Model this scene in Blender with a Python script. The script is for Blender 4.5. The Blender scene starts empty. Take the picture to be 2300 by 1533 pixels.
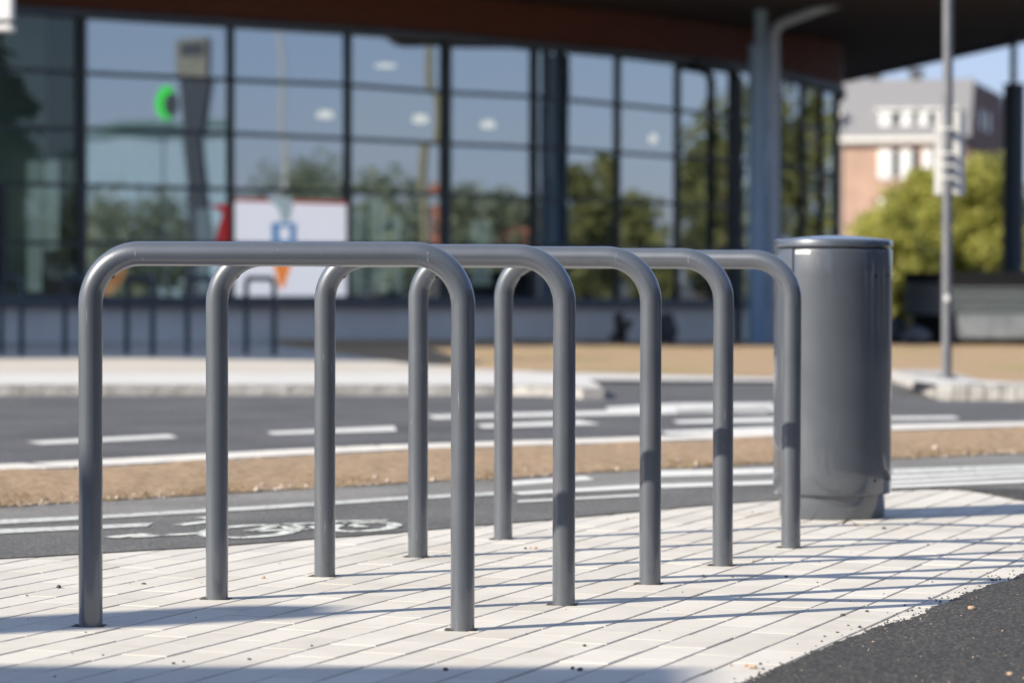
import bpy, bmesh, math, random
from mathutils import Vector, Matrix, noise
random.seed(7)
S = bpy.context.scene
COL = S.collection
PI = math.pi

# ------------------------------------------------------------------ camera
F, PITCH, ROLL, CZ = 7000.0, 0.0217, -0.0021, 0.7345
PW, PH = 2300.0, 1533.0
cr, sr, cp, sp = math.cos(ROLL), math.sin(ROLL), math.cos(PITCH), math.sin(PITCH)
R0, U0, FW = Vector((1, 0, 0)), Vector((0, sp, cp)), Vector((0, cp, -sp))
RIGHT = cr*R0 - sr*U0
UP = sr*R0 + cr*U0
CAM = Vector((0, 0, CZ))
cam = bpy.data.cameras.new('camera')
co = bpy.data.objects.new('camera', cam)
COL.objects.link(co)
M = Matrix((RIGHT, UP, -FW)).transposed().to_4x4()
M.translation = CAM
co.matrix_world = M
cam.sensor_width = 36.0
cam.lens = F/PW*36.0
cam.clip_start, cam.clip_end = 0.1, 4000
cam.dof.use_dof = True
cam.dof.focus_distance = 6.95
cam.dof.aperture_fstop = 4.0
S.camera = co

def ray(px, py):
    return (RIGHT*((px-PW/2)/F) + UP*(-(py-PH/2)/F) + FW)

def at(px, py, Y):
    """world point seen at a pixel, at depth Y"""
    d = ray(px, py)
    return CAM + d*(Y/d.y)

def sst(a, b, x):
    t = min(1, max(0, (x-a)/(b-a)))
    return t*t*(3-2*t)

def gz(X, Y):
    if Y <= 16: return 0.0
    if Y <= 35: return -0.011*(Y-16)
    return -0.209 - 0.0115*(min(Y, 56)-35)*sst(-2, 3, X)

def G(px, py, dz=0.0):
    d = ray(px, py)
    z = dz
    for _ in range(60):
        t = (z-CZ)/d.z
        p = CAM + d*t
        z = 0.5*z + 0.5*(gz(p.x, p.y)+dz)
    return CAM + d*((z-CZ)/d.z)

# ------------------------------------------------------------------ materials
def new_mat(name):
    m = bpy.data.materials.new(name)
    m.use_nodes = True
    nt = m.node_tree
    b = nt.nodes['Principled BSDF']
    return m, nt, b

def N(nt, t, **k):
    n = nt.nodes.new(t)
    for a, v in k.items():
        if a.startswith('i_'):
            n.inputs[a[2:].replace('_', ' ')].default_value = v
        else:
            setattr(n, a, v)
    return n

def ramp(nt, stops):
    r = nt.nodes.new('ShaderNodeValToRGB')
    e = r.color_ramp.elements
    e[0].position, e[0].color = stops[0][0], (*stops[0][1], 1)
    e[1].position, e[1].color = stops[-1][0], (*stops[-1][1], 1)
    for p, c in stops[1:-1]:
        q = e.new(p); q.color = (*c, 1)
    return r

def mat(name, col, rough=0.6, metal=0.0, col2=None, scale=5.0, bump=0.0, bscale=None, spec=0.5,
        detail=6, coords='Object', lo=0.35, hi=0.65, stretch=None, coat=0.0, dist=0.01, third=None):
    m, nt, b = new_mat(name)
    b.inputs['Roughness'].default_value = rough
    b.inputs['Metallic'].default_value = metal
    b.inputs['Specular IOR Level'].default_value = spec
    b.inputs['Coat Weight'].default_value = coat
    b.inputs['Base Color'].default_value = (*col, 1)
    if col2 or bump:
        tc = N(nt, 'ShaderNodeTexCoord')
        src = tc.outputs[coords]
        if stretch:
            mp = N(nt, 'ShaderNodeMapping')
            mp.inputs['Scale'].default_value = stretch
            nt.links.new(src, mp.inputs[0]); src = mp.outputs[0]
    if col2:
        no = N(nt, 'ShaderNodeTexNoise', i_Scale=scale, i_Detail=detail, i_Roughness=0.65)
        nt.links.new(src, no.inputs['Vector'])
        st = [(lo, col), (hi, col2)]
        if third: st = [(lo, col), ((lo+hi)/2, third), (hi, col2)]
        r = ramp(nt, st)
        nt.links.new(no.outputs['Fac'], r.inputs[0])
        nt.links.new(r.outputs[0], b.inputs['Base Color'])
    if bump:
        nb = N(nt, 'ShaderNodeTexNoise', i_Scale=bscale or scale, i_Detail=8.0, i_Roughness=0.7)
        nt.links.new(src, nb.inputs['Vector'])
        bp = N(nt, 'ShaderNodeBump', i_Strength=bump, i_Distance=dist)
        nt.links.new(nb.outputs['Fac'], bp.inputs['Height'])
        nt.links.new(bp.outputs[0], b.inputs['Normal'])
    return m

def coat_mat(name, base, rough, worn=0.5, crough=0.08):
    """powder coated steel with faint dust and light scratches"""
    m, nt, b = new_mat(name)
    tc = N(nt, 'ShaderNodeTexCoord')
    mp = N(nt, 'ShaderNodeMapping'); mp.inputs['Scale'].default_value = (60, 60, 9)
    oi = N(nt, 'ShaderNodeObjectInfo')
    om = N(nt, 'ShaderNodeMath', operation='MULTIPLY'); om.inputs[1].default_value = 53.0
    nt.links.new(oi.outputs['Random'], om.inputs[0])
    oa = N(nt, 'ShaderNodeVectorMath', operation='ADD')
    nt.links.new(tc.outputs['Object'], oa.inputs[0]); nt.links.new(om.outputs[0], oa.inputs[1])
    nt.links.new(oa.outputs[0], mp.inputs[0])
    sc = N(nt, 'ShaderNodeTexNoise', i_Scale=1.0, i_Detail=3.0, i_Roughness=0.55)
    nt.links.new(mp.outputs[0], sc.inputs['Vector'])
    big = N(nt, 'ShaderNodeTexNoise', i_Scale=3.1, i_Detail=3.0)
    nt.links.new(oa.outputs[0], big.inputs['Vector'])
    a = N(nt, 'ShaderNodeMath', operation='MULTIPLY_ADD')
    a.inputs[1].default_value = 0.35; a.inputs[2].default_value = 0.0
    nt.links.new(big.outputs['Fac'], a.inputs[0])
    s = N(nt, 'ShaderNodeMath', operation='ADD')
    nt.links.new(sc.outputs['Fac'], s.inputs[0]); nt.links.new(a.outputs[0], s.inputs[1])
    r = ramp(nt, [(0.905, (0, 0, 0)), (0.95, (worn, worn, worn))])
    nt.links.new(s.outputs[0], r.inputs[0])
    fine = N(nt, 'ShaderNodeTexNoise', i_Scale=14.0, i_Detail=5.0)
    nt.links.new(tc.outputs['Object'], fine.inputs['Vector'])
    r2 = ramp(nt, [(0.3, tuple(c*0.97 for c in base)), (0.75, tuple(min(1, c*1.04) for c in base))])
    nt.links.new(fine.outputs['Fac'], r2.inputs[0])
    mp2 = N(nt, 'ShaderNodeMapping'); mp2.inputs['Scale'].default_value = (150, 150, 8); mp2.inputs['Rotation'].default_value = (0.12, 0.1, 0)
    nt.links.new(oa.outputs[0], mp2.inputs[0])
    hair = N(nt, 'ShaderNodeTexNoise', i_Scale=1.0, i_Detail=2.0)
    nt.links.new(mp2.outputs[0], hair.inputs['Vector'])
    hr = ramp(nt, [(0.685, (0, 0, 0)), (0.73, (worn, worn, worn))])
    nt.links.new(hair.outputs['Fac'], hr.inputs[0])
    msk = N(nt, 'ShaderNodeTexNoise', i_Scale=6.5, i_Detail=2.0)
    nt.links.new(oa.outputs[0], msk.inputs['Vector'])
    mr_ = ramp(nt, [(0.52, (0, 0, 0)), (0.62, (1, 1, 1))])
    nt.links.new(msk.outputs['Fac'], mr_.inputs[0])
    hm = N(nt, 'ShaderNodeMath', operation='MULTIPLY')
    nt.links.new(hr.outputs[0], hm.inputs[0]); nt.links.new(mr_.outputs[0], hm.inputs[1])
    tot = N(nt, 'ShaderNodeMath', operation='MAXIMUM')
    nt.links.new(hm.outputs[0], tot.inputs[0]); nt.links.new(r.outputs[0], tot.inputs[1])
    mx = N(nt, 'ShaderNodeMix', data_type='RGBA')
    nt.links.new(tot.outputs[0], mx.inputs['Factor'])
    nt.links.new(r2.outputs[0], mx.inputs['A'])
    mx.inputs['B'].default_value = (0.42, 0.43, 0.45, 1)
    nt.links.new(mx.outputs['Result'], b.inputs['Base Color'])
    rr = N(nt, 'ShaderNodeMapRange'); rr.inputs['To Min'].default_value = rough-0.03; rr.inputs['To Max'].default_value = rough+0.05
    nt.links.new(fine.outputs['Fac'], rr.inputs['Value'])
    nt.links.new(rr.outputs[0], b.inputs['Roughness'])
    b.inputs['Metallic'].default_value = 0.38
    b.inputs['Specular IOR Level'].default_value = 0.75
    b.inputs['Coat Weight'].default_value = 1.0
    b.inputs['Coat Roughness'].default_value = crough
    ob = N(nt, 'ShaderNodeTexNoise', i_Scale=220.0, i_Detail=2.0)
    nt.links.new(tc.outputs['Object'], ob.inputs['Vector'])
    bp = N(nt, 'ShaderNodeBump', i_Strength=0.04, i_Distance=0.001)
    nt.links.new(ob.outputs['Fac'], bp.inputs['Height'])
    nt.links.new(bp.outputs[0], b.inputs['Normal'])
    return m

def emit_mat(name, col, strength, base=None):
    m, nt, b = new_mat(name)
    b.inputs['Base Color'].default_value = (*(base or col), 1)
    b.inputs['Emission Color'].default_value = (*col, 1)
    b.inputs['Emission Strength'].default_value = strength
    return m

def asphalt_mat(name, dark, light, grit, dust=0.0, gscale=420):
    m, nt, b = new_mat(name)
    tc = N(nt, 'ShaderNodeTexCoord')
    v = N(nt, 'ShaderNodeTexVoronoi', i_Scale=gscale*0.5)
    nt.links.new(tc.outputs['Object'], v.inputs['Vector'])
    sep = N(nt, 'ShaderNodeSeparateColor')
    nt.links.new(v.outputs['Color'], sep.inputs[0])
    r = ramp(nt, [(0.0, dark), (0.75, light), (1.0, grit)])
    nt.links.new(sep.outputs[0], r.inputs[0])
    no = N(nt, 'ShaderNodeTexNoise', i_Scale=1.3, i_Detail=6.0, i_Roughness=0.6)
    nt.links.new(tc.outputs['Object'], no.inputs['Vector'])
    r2 = ramp(nt, [(0.3, (0.70, 0.70, 0.70)), (0.7, (1.3, 1.28, 1.25))])
    nt.links.new(no.outputs['Fac'], r2.inputs[0])
    mx = N(nt, 'ShaderNodeMix', data_type='RGBA', blend_type='MULTIPLY')
    mx.inputs['Factor'].default_value = 1.0
    nt.links.new(r.outputs[0], mx.inputs['A']); nt.links.new(r2.outputs[0], mx.inputs['B'])
    nt.links.new(mx.outputs['Result'], b.inputs['Base Color'])
    b.inputs['Roughness'].default_value = 0.85
    nb = N(nt, 'ShaderNodeTexNoise', i_Scale=gscale*0.35, i_Detail=4.0)
    nt.links.new(tc.outputs['Object'], nb.inputs['Vector'])
    bp = N(nt, 'ShaderNodeBump', i_Strength=0.55, i_Distance=0.006)
    nt.links.new(nb.outputs['Fac'], bp.inputs['Height'])
    nt.links.new(bp.outputs[0], b.inputs['Normal'])
    return m

def paint_mat(name, paint, under, cover=0.42, scale=30):
    m, nt, b = new_mat(name)
    tc = N(nt, 'ShaderNodeTexCoord')
    no = N(nt, 'ShaderNodeTexNoise', i_Scale=scale, i_Detail=8.0, i_Roughness=0.75)
    nt.links.new(tc.outputs['Object'], no.inputs['Vector'])
    r = ramp(nt, [(cover-0.05, under), (cover+0.05, paint)])
    nt.links.new(no.outputs['Fac'], r.inputs[0])
    nt.links.new(r.outputs[0], b.inputs['Base Color'])
    b.inputs['Roughness'].default_value = 0.7
    return m

def rnd_mat(name, stops, rough=0.8, bump=0.3, bscale=120, nmix=0.35, nscale=18, dist=0.003):
    """colour from a per-element random attribute, broken up by noise"""
    m, nt, b = new_mat(name)
    at_ = N(nt, 'ShaderNodeAttribute', attribute_name='rnd')
    tc = N(nt, 'ShaderNodeTexCoord')
    no = N(nt, 'ShaderNodeTexNoise', i_Scale=nscale, i_Detail=7.0, i_Roughness=0.65)
    nt.links.new(tc.outputs['Object'], no.inputs['Vector'])
    ad = N(nt, 'ShaderNodeMix', data_type='FLOAT')
    ad.inputs['Factor'].default_value = nmix
    nt.links.new(at_.outputs['Fac'], ad.inputs['A']); nt.links.new(no.outputs['Fac'], ad.inputs['B'])
    r = ramp(nt, stops)
    nt.links.new(ad.outputs['Result'], r.inputs[0])
    nt.links.new(r.outputs[0], b.inputs['Base Color'])
    b.inputs['Roughness'].default_value = rough
    nb = N(nt, 'ShaderNodeTexNoise', i_Scale=bscale, i_Detail=6.0, i_Roughness=0.7)
    nt.links.new(tc.outputs['Object'], nb.inputs['Vector'])
    bp = N(nt, 'ShaderNodeBump', i_Strength=bump, i_Distance=dist)
    nt.links.new(nb.outputs['Fac'], bp.inputs['Height'])
    nt.links.new(bp.outputs[0], b.inputs['Normal'])
    return m

def glass_mat(name, refl, tint, rcol=(0.82, 0.88, 0.91)):
    m = bpy.data.materials.new(name); m.use_nodes = True
    nt = m.node_tree; nt.nodes.clear()
    o = N(nt, 'ShaderNodeOutputMaterial')
    t = N(nt, 'ShaderNodeBsdfTransparent'); t.inputs[0].default_value = (*tint, 1)
    g = N(nt, 'ShaderNodeBsdfGlossy'); g.inputs['Color'].default_value = (*rcol, 1); g.inputs['Roughness'].default_value = 0.012
    fr = N(nt, 'ShaderNodeFresnel'); fr.inputs[0].default_value = 1.5
    mr = N(nt, 'ShaderNodeMapRange'); mr.inputs['From Min'].default_value = 0.04; mr.inputs['From Max'].default_value = 1.0
    mr.inputs['To Min'].default_value = refl; mr.inputs['To Max'].default_value = 1.0
    nt.links.new(fr.outputs[0], mr.inputs['Value'])
    mx = N(nt, 'ShaderNodeMixShader')
    nt.links.new(mr.outputs[0], mx.inputs[0]); nt.links.new(t.outputs[0], mx.inputs[1]); nt.links.new(g.outputs[0], mx.inputs[2])
    tc = N(nt, 'ShaderNodeTexCoord')
    no = N(nt, 'ShaderNodeTexNoise', i_Scale=0.7, i_Detail=1.0)
    nt.links.new(tc.outputs['Object'], no.inputs['Vector'])
    bp = N(nt, 'ShaderNodeBump', i_Strength=0.10, i_Distance=0.02)
    nt.links.new(no.outputs['Fac'], bp.inputs['Height']); nt.links.new(bp.outputs[0], g.inputs['Normal'])
    nt.links.new(mx.outputs[0], o.inputs[0])
    return m

def leaf_mat(name, stops):
    m, nt, b = new_mat(name)
    at_ = N(nt, 'ShaderNodeAttribute', attribute_name='rnd')
    r = ramp(nt, stops)
    nt.links.new(at_.outputs['Fac'], r.inputs[0])
    nt.links.new(r.outputs[0], b.inputs['Base Color'])
    b.inputs['Roughness'].default_value = 0.6
    tr = N(nt, 'ShaderNodeBsdfTranslucent')
    nt.links.new(r.outputs[0], tr.inputs[0])
    mx = N(nt, 'ShaderNodeMixShader'); mx.inputs[0].default_value = 0.5
    nt.links.new(b.outputs[0], mx.inputs[1]); nt.links.new(tr.outputs[0], mx.inputs[2])
    nt.links.new(mx.outputs[0], nt.nodes['Material Output'].inputs[0])
    return m

def slat_mat(name, c1, c2, freq, rough=0.55, axis='Z', bump=0.6, dist=0.02):
    m, nt, b = new_mat(name)
    tc = N(nt, 'ShaderNodeTexCoord')
    w = N(nt, 'ShaderNodeTexWave', wave_type='BANDS', bands_direction=axis, wave_profile='SIN', i_Scale=freq, i_Distortion=0.0)
    nt.links.new(tc.outputs['Object'], w.inputs['Vector'])
    no = N(nt, 'ShaderNodeTexNoise', i_Scale=3.0, i_Detail=5.0)
    mp = N(nt, 'ShaderNodeMapping'); mp.inputs['Scale'].default_value = (1, 1, 9)
    nt.links.new(tc.outputs['Object'], mp.inputs[0]); nt.links.new(mp.outputs[0], no.inputs['Vector'])
    r = ramp(nt, [(0.3, c1), (0.7, c2)])
    nt.links.new(no.outputs['Fac'], r.inputs[0])
    nt.links.new(r.outputs[0], b.inputs['Base Color'])
    bp = N(nt, 'ShaderNodeBump', i_Strength=bump, i_Distance=dist)
    nt.links.new(w.outputs['Fac'], bp.inputs['Height']); nt.links.new(bp.outputs[0], b.inputs['Normal'])
    b.inputs['Roughness'].default_value = rough
    return m

def brick_mat(name, c1, c2, mortar, scale):
    m, nt, b = new_mat(name)
    tc = N(nt, 'ShaderNodeTexCoord')
    mp = N(nt, 'ShaderNodeMapping'); mp.inputs['Rotation'].default_value = (PI/2, 0, 0)
    nt.links.new(tc.outputs['Object'], mp.inputs[0])
    br = N(nt, 'ShaderNodeTexBrick', i_Scale=scale)
    br.inputs['Color1'].default_value = (*c1, 1); br.inputs['Color2'].default_value = (*c2, 1); br.inputs['Mortar'].default_value = (*mortar, 1)
    nt.links.new(mp.outputs[0], br.inputs['Vector'])
    no = N(nt, 'ShaderNodeTexNoise', i_Scale=0.8, i_Detail=5.0)
    nt.links.new(tc.outputs['Object'], no.inputs['Vector'])
    r2 = ramp(nt, [(0.3, (0.85, 0.85, 0.85)), (0.7, (1.1, 1.08, 1.05))])
    nt.links.new(no.outputs['Fac'], r2.inputs[0])
    mx = N(nt, 'ShaderNodeMix', data_type='RGBA', blend_type='MULTIPLY'); mx.inputs['Factor'].default_value = 1
    nt.links.new(br.outputs['Color'], mx.inputs['A']); nt.links.new(r2.outputs[0], mx.inputs['B'])
    nt.links.new(mx.outputs['Result'], b.inputs['Base Color'])
    b.inputs['Roughness'].default_value = 0.9
    return m

STEEL = coat_mat('graphite_powder_coat', (0.097, 0.109, 0.131), 0.42, 0.42, 0.06)
BINSTEEL = coat_mat('graphite_gloss_coat', (0.088, 0.100, 0.121), 0.38, 0.22, 0.05)
DARK = mat('dark_gap', (0.012, 0.012, 0.013), 0.9)
SOCKET = mat('joint_sand_dark', (0.10, 0.085, 0.07), 0.95, col2=(0.05, 0.045, 0.04), scale=120, bump=0.5, bscale=300)
def stained(m, scale, lo, hi):
    nt = m.node_tree; b = nt.nodes['Principled BSDF']
    src = b.inputs['Base Color'].links[0].from_socket
    tc = N(nt, 'ShaderNodeTexCoord')
    no = N(nt, 'ShaderNodeTexNoise', i_Scale=scale, i_Detail=9.0, i_Roughness=0.7)
    nt.links.new(tc.outputs['Object'], no.inputs['Vector'])
    r = ramp(nt, [(0.32, (lo, lo*0.99, lo*0.97)), (0.52, (1, 1, 1)), (0.72, (hi, hi, hi))])
    nt.links.new(no.outputs['Fac'], r.inputs[0])
    v = N(nt, 'ShaderNodeTexVoronoi', i_Scale=3.3)
    nt.links.new(tc.outputs['Object'], v.inputs['Vector'])
    r2 = ramp(nt, [(0.035, (0.62, 0.60, 0.58)), (0.05, (1, 1, 1))])
    nt.links.new(v.outputs['Distance'], r2.inputs[0])
    m1 = N(nt, 'ShaderNodeMix', data_type='RGBA', blend_type='MULTIPLY'); m1.inputs['Factor'].default_value = 1
    m2 = N(nt, 'ShaderNodeMix', data_type='RGBA', blend_type='MULTIPLY'); m2.inputs['Factor'].default_value = 0.6
    nt.links.new(src, m1.inputs['A']); nt.links.new(r.outputs[0], m1.inputs['B'])
    nt.links.new(m1.outputs['Result'], m2.inputs['A']); nt.links.new(r2.outputs[0], m2.inputs['B'])
    nt.links.new(m2.outputs['Result'], b.inputs['Base Color'])
    return m
PAVER = rnd_mat('concrete_paver', [(0.1, (0.445, 0.422, 0.389)), (0.5, (0.515, 0.489, 0.452)), (0.9, (0.575, 0.549, 0.511))],
                rough=0.9, bump=0.22, bscale=260, nmix=0.55, nscale=22, dist=0.002)
stained(PAVER, 2.4, 0.88, 1.05)
SAND = mat('joint_sand', (0.38, 0.335, 0.305), 0.95, col2=(0.25, 0.215, 0.195), scale=60, bump=0.4, bscale=300)
ASPH_NEAR = asphalt_mat('asphalt_fresh', (0.013, 0.012, 0.0115), (0.034, 0.032, 0.031), (0.14, 0.13, 0.115))
ASPH_PATH = asphalt_mat('asphalt_cycle_path', (0.055, 0.055, 0.055), (0.102, 0.102, 0.102), (0.22, 0.215, 0.21))
ASPH_ROAD = asphalt_mat('asphalt_road', (0.056, 0.056, 0.061), (0.077, 0.078, 0.085), (0.13, 0.13, 0.133), gscale=200)
ASPH_DUST = asphalt_mat('asphalt_dusty', (0.115, 0.113, 0.11), (0.175, 0.172, 0.168), (0.28, 0.275, 0.27))
PAINT = paint_mat('road_paint', (0.60, 0.60, 0.585), (0.15, 0.15, 0.15), 0.38, 14)
PAINT_WORN = paint_mat('road_paint_worn', (0.52, 0.53, 0.51), (0.15, 0.15, 0.15), 0.44, 40)
SOIL = mat('dry_soil', (0.28, 0.18, 0.105), 0.95, col2=(0.50, 0.35, 0.225), scale=26, bump=0.9, bscale=50, dist=0.03, third=(0.40, 0.285, 0.185))
LAWN = mat('dry_lawn', (0.40, 0.27, 0.175), 0.95, col2=(0.26, 0.235, 0.095), scale=0.5, bump=0.8, bscale=20, dist=0.05, lo=0.45, hi=0.68, third=(0.38, 0.28, 0.15))
KERB = mat('kerb_concrete', (0.52, 0.50, 0.47), 0.9, col2=(0.62, 0.60, 0.57), scale=8, bump=0.3, bscale=60)
GRANITE = mat('kerb_granite', (0.30, 0.29, 0.28), 0.85, col2=(0.52, 0.51, 0.50), scale=9, bump=0.9, bscale=22, dist=0.03)
FARPAVE = mat('far_paving', (0.43, 0.395, 0.345), 0.9, col2=(0.48, 0.445, 0.40), scale=2, bump=0.2, bscale=30)
FARSLAB = mat('far_concrete', (0.47, 0.46, 0.45), 0.9, col2=(0.53, 0.52, 0.51), scale=2)
FRAME = mat('frame_paint', (0.022, 0.034, 0.036), 0.45, col2=(0.032, 0.046, 0.048), scale=4)
LEDGE = mat('sill_metal', (0.055, 0.080, 0.105), 0.45, col2=(0.075, 0.10, 0.13), scale=3)
PLINTH = mat('plinth_concrete', (0.68, 0.655, 0.615), 0.9, col2=(0.78, 0.755, 0.71), scale=1.4, bump=0.2, bscale=20)
WOOD = slat_mat('red_wood_slats', (0.10, 0.030, 0.017), (0.155, 0.048, 0.026), 6.5)
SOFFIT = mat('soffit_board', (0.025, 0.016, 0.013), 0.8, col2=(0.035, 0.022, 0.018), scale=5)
ROOFEDGE = mat('roof_edge_metal', (0.16, 0.19, 0.24), 0.5, col2=(0.2, 0.23, 0.28), scale=3)
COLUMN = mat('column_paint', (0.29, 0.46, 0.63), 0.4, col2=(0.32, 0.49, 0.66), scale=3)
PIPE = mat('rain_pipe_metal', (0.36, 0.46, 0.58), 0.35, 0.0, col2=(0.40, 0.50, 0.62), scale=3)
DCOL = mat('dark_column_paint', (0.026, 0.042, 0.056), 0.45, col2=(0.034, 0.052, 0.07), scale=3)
GLASS = glass_mat('coated_glass', 0.46, (0.52, 0.60, 0.62))
GLASS_TREETINT = glass_mat('green_reflection_glass', 0.11, (0.46, 0.54, 0.50), (0.62, 0.70, 0.66))  # dull green tint stands for trees reflected in the left panes
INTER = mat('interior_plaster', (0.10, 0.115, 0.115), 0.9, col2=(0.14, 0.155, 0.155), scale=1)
REFLECT_BOARD = mat('reflection_board', (0.55, 0.62, 0.56), 0.9, col2=(0.64, 0.70, 0.63), scale=1.2)
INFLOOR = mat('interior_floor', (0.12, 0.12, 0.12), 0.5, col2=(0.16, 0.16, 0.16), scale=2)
BARK = mat('bark', (0.07, 0.05, 0.035), 0.95, col2=(0.13, 0.10, 0.075), scale=12, bump=0.8, bscale=18, dist=0.03)
LEAF_GOLD = leaf_mat('golden_leaves', [(0.0, (0.24, 0.25, 0.045)), (0.5, (0.39, 0.385, 0.085)), (1.0, (0.52, 0.50, 0.13))])
LEAF_YEL = leaf_mat('yellow_leaves', [(0.0, (0.25, 0.19, 0.02)), (1.0, (0.48, 0.38, 0.04))])
LEAF_GREEN = leaf_mat('green_leaves', [(0.0, (0.055, 0.088, 0.03)), (0.5, (0.10, 0.145, 0.05)), (1.0, (0.19, 0.23, 0.07))])
LEAF_OLIVE = leaf_mat('olive_leaves', [(0.0, (0.11, 0.12, 0.04)), (0.5, (0.19, 0.20, 0.07)), (1.0, (0.30, 0.30, 0.11))])
LEAF_PALE = leaf_mat('pale_green_leaves', [(0.0, (0.17, 0.21, 0.15)), (0.5, (0.25, 0.30, 0.21)), (1.0, (0.34, 0.38, 0.27))])
LEAF_BROWN = leaf_mat('brown_leaves', [(0.0, (0.07, 0.055, 0.035)), (1.0, (0.17, 0.14, 0.09))])
LEAF_DARK = leaf_mat('dark_leaves', [(0.0, (0.012, 0.016, 0.009)), (1.0, (0.035, 0.04, 0.02))])
ROCK = mat('dark_rock', (0.055, 0.06, 0.068), 0.9, col2=(0.10, 0.104, 0.115), scale=5, bump=0.6, bscale=10, dist=0.04)
GREYROCK = mat('grey_rock', (0.10, 0.115, 0.135), 0.9, col2=(0.16, 0.18, 0.20), scale=5, bump=0.6, bscale=10, dist=0.04)
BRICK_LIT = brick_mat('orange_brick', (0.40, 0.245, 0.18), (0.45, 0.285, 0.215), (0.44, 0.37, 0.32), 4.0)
BRICK_SHADE = brick_mat('brown_shade_brick', (0.15, 0.085, 0.07), (0.18, 0.10, 0.08), (0.2, 0.16, 0.14), 4.0)  # darker copy, puts shade into the brick house's end wall
MANSARD = slat_mat('grey_sheet_roof', (0.17, 0.17, 0.185), (0.20, 0.20, 0.215), 2.2, axis='X', bump=0.25, dist=0.03)
WHITE = mat('white_paint', (0.78, 0.78, 0.77), 0.6, col2=(0.72, 0.72, 0.71), scale=4)
WINDARK = mat('window_dark', (0.04, 0.05, 0.06), 0.12)
TEAL = mat('teal_panel', (0.09, 0.17, 0.18), 0.25, col2=(0.13, 0.22, 0.23), scale=2)
SIGNBACK = mat('sign_aluminium', (0.60, 0.60, 0.59), 0.5, 0.0, col2=(0.68, 0.68, 0.66), scale=6)
GALV2 = mat('pale_pole_paint', (0.36, 0.36, 0.34), 0.6, col2=(0.42, 0.42, 0.40), scale=3)
GALV = mat('galvanised_pole', (0.13, 0.135, 0.155), 0.5, 0.2, col2=(0.17, 0.175, 0.195), scale=9)
PLANTER = slat_mat('ribbed_grey_steel', (0.12, 0.145, 0.158), (0.15, 0.178, 0.19), 7.5, rough=0.5, bump=0.8, dist=0.03)
PLANTRIM = mat('black_rim', (0.006, 0.007, 0.009), 0.8, spec=0.2)
TANK = mat('pale_steel', (0.15, 0.17, 0.19), 0.35, 0.0, col2=(0.36, 0.39, 0.42), scale=0.9)
REDTILE = mat('red_roof', (0.32, 0.10, 0.06), 0.9, col2=(0.40, 0.14, 0.09), scale=3)
PALEWALL = mat('pale_render', (0.62, 0.60, 0.55), 0.9, col2=(0.68, 0.66, 0.61), scale=2)
BLUEWALL = mat('blue_grey_cladding', (0.20, 0.30, 0.40), 0.6, col2=(0.24, 0.34, 0.44), scale=2)
STONE_D = mat('pebble_dark', (0.05, 0.045, 0.042), 0.9, col2=(0.09, 0.08, 0.07), scale=90)
STONE_T = mat('pebble_tan', (0.42, 0.28, 0.19), 0.9, col2=(0.52, 0.38, 0.28), scale=90)
LEAFDRY = mat('dry_leaf', (0.30, 0.19, 0.08), 0.8, col2=(0.40, 0.27, 0.13), scale=60)
STICKER = mat('white_sticker', (0.80, 0.82, 0.78), 0.4, col2=(0.70, 0.72, 0.68), scale=40)
ORANGE = emit_mat('poster_orange_glow', (0.8, 0.24, 0.04), 0.32)  # glow added so the orange print stays bright
POSTER = emit_mat('poster_white_glow', (0.80, 0.80, 0.84), 0.30, (0.8, 0.8, 0.8))  # this and the next prints glow to read bright in shade
POSTBLUE = emit_mat('poster_blue_glow', (0.07, 0.24, 0.48), 0.22)
POSTRED = emit_mat('poster_red_glow', (0.42, 0.02, 0.022), 0.20)
POSTGREY = emit_mat('poster_grey_glow', (0.34, 0.42, 0.44), 0.28)
LAMP = emit_mat('lamp_glow', (1.0, 0.80, 0.54), 0.7)
GREEN = emit_mat('green_sign_glow', (0.005, 0.50, 0.04), 0.36)
BLUESIGN = mat('blue_sign_panel', (0.004, 0.014, 0.036), 0.5, col2=(0.006, 0.02, 0.045), scale=3)
GREYHEAD = mat('grey_totem_head', (0.13, 0.135, 0.125), 0.6, col2=(0.17, 0.175, 0.165), scale=2)
YELLOWISH = mat('ochre_post_paint', (0.17, 0.155, 0.09), 0.6, col2=(0.20, 0.185, 0.115), scale=3)

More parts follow.
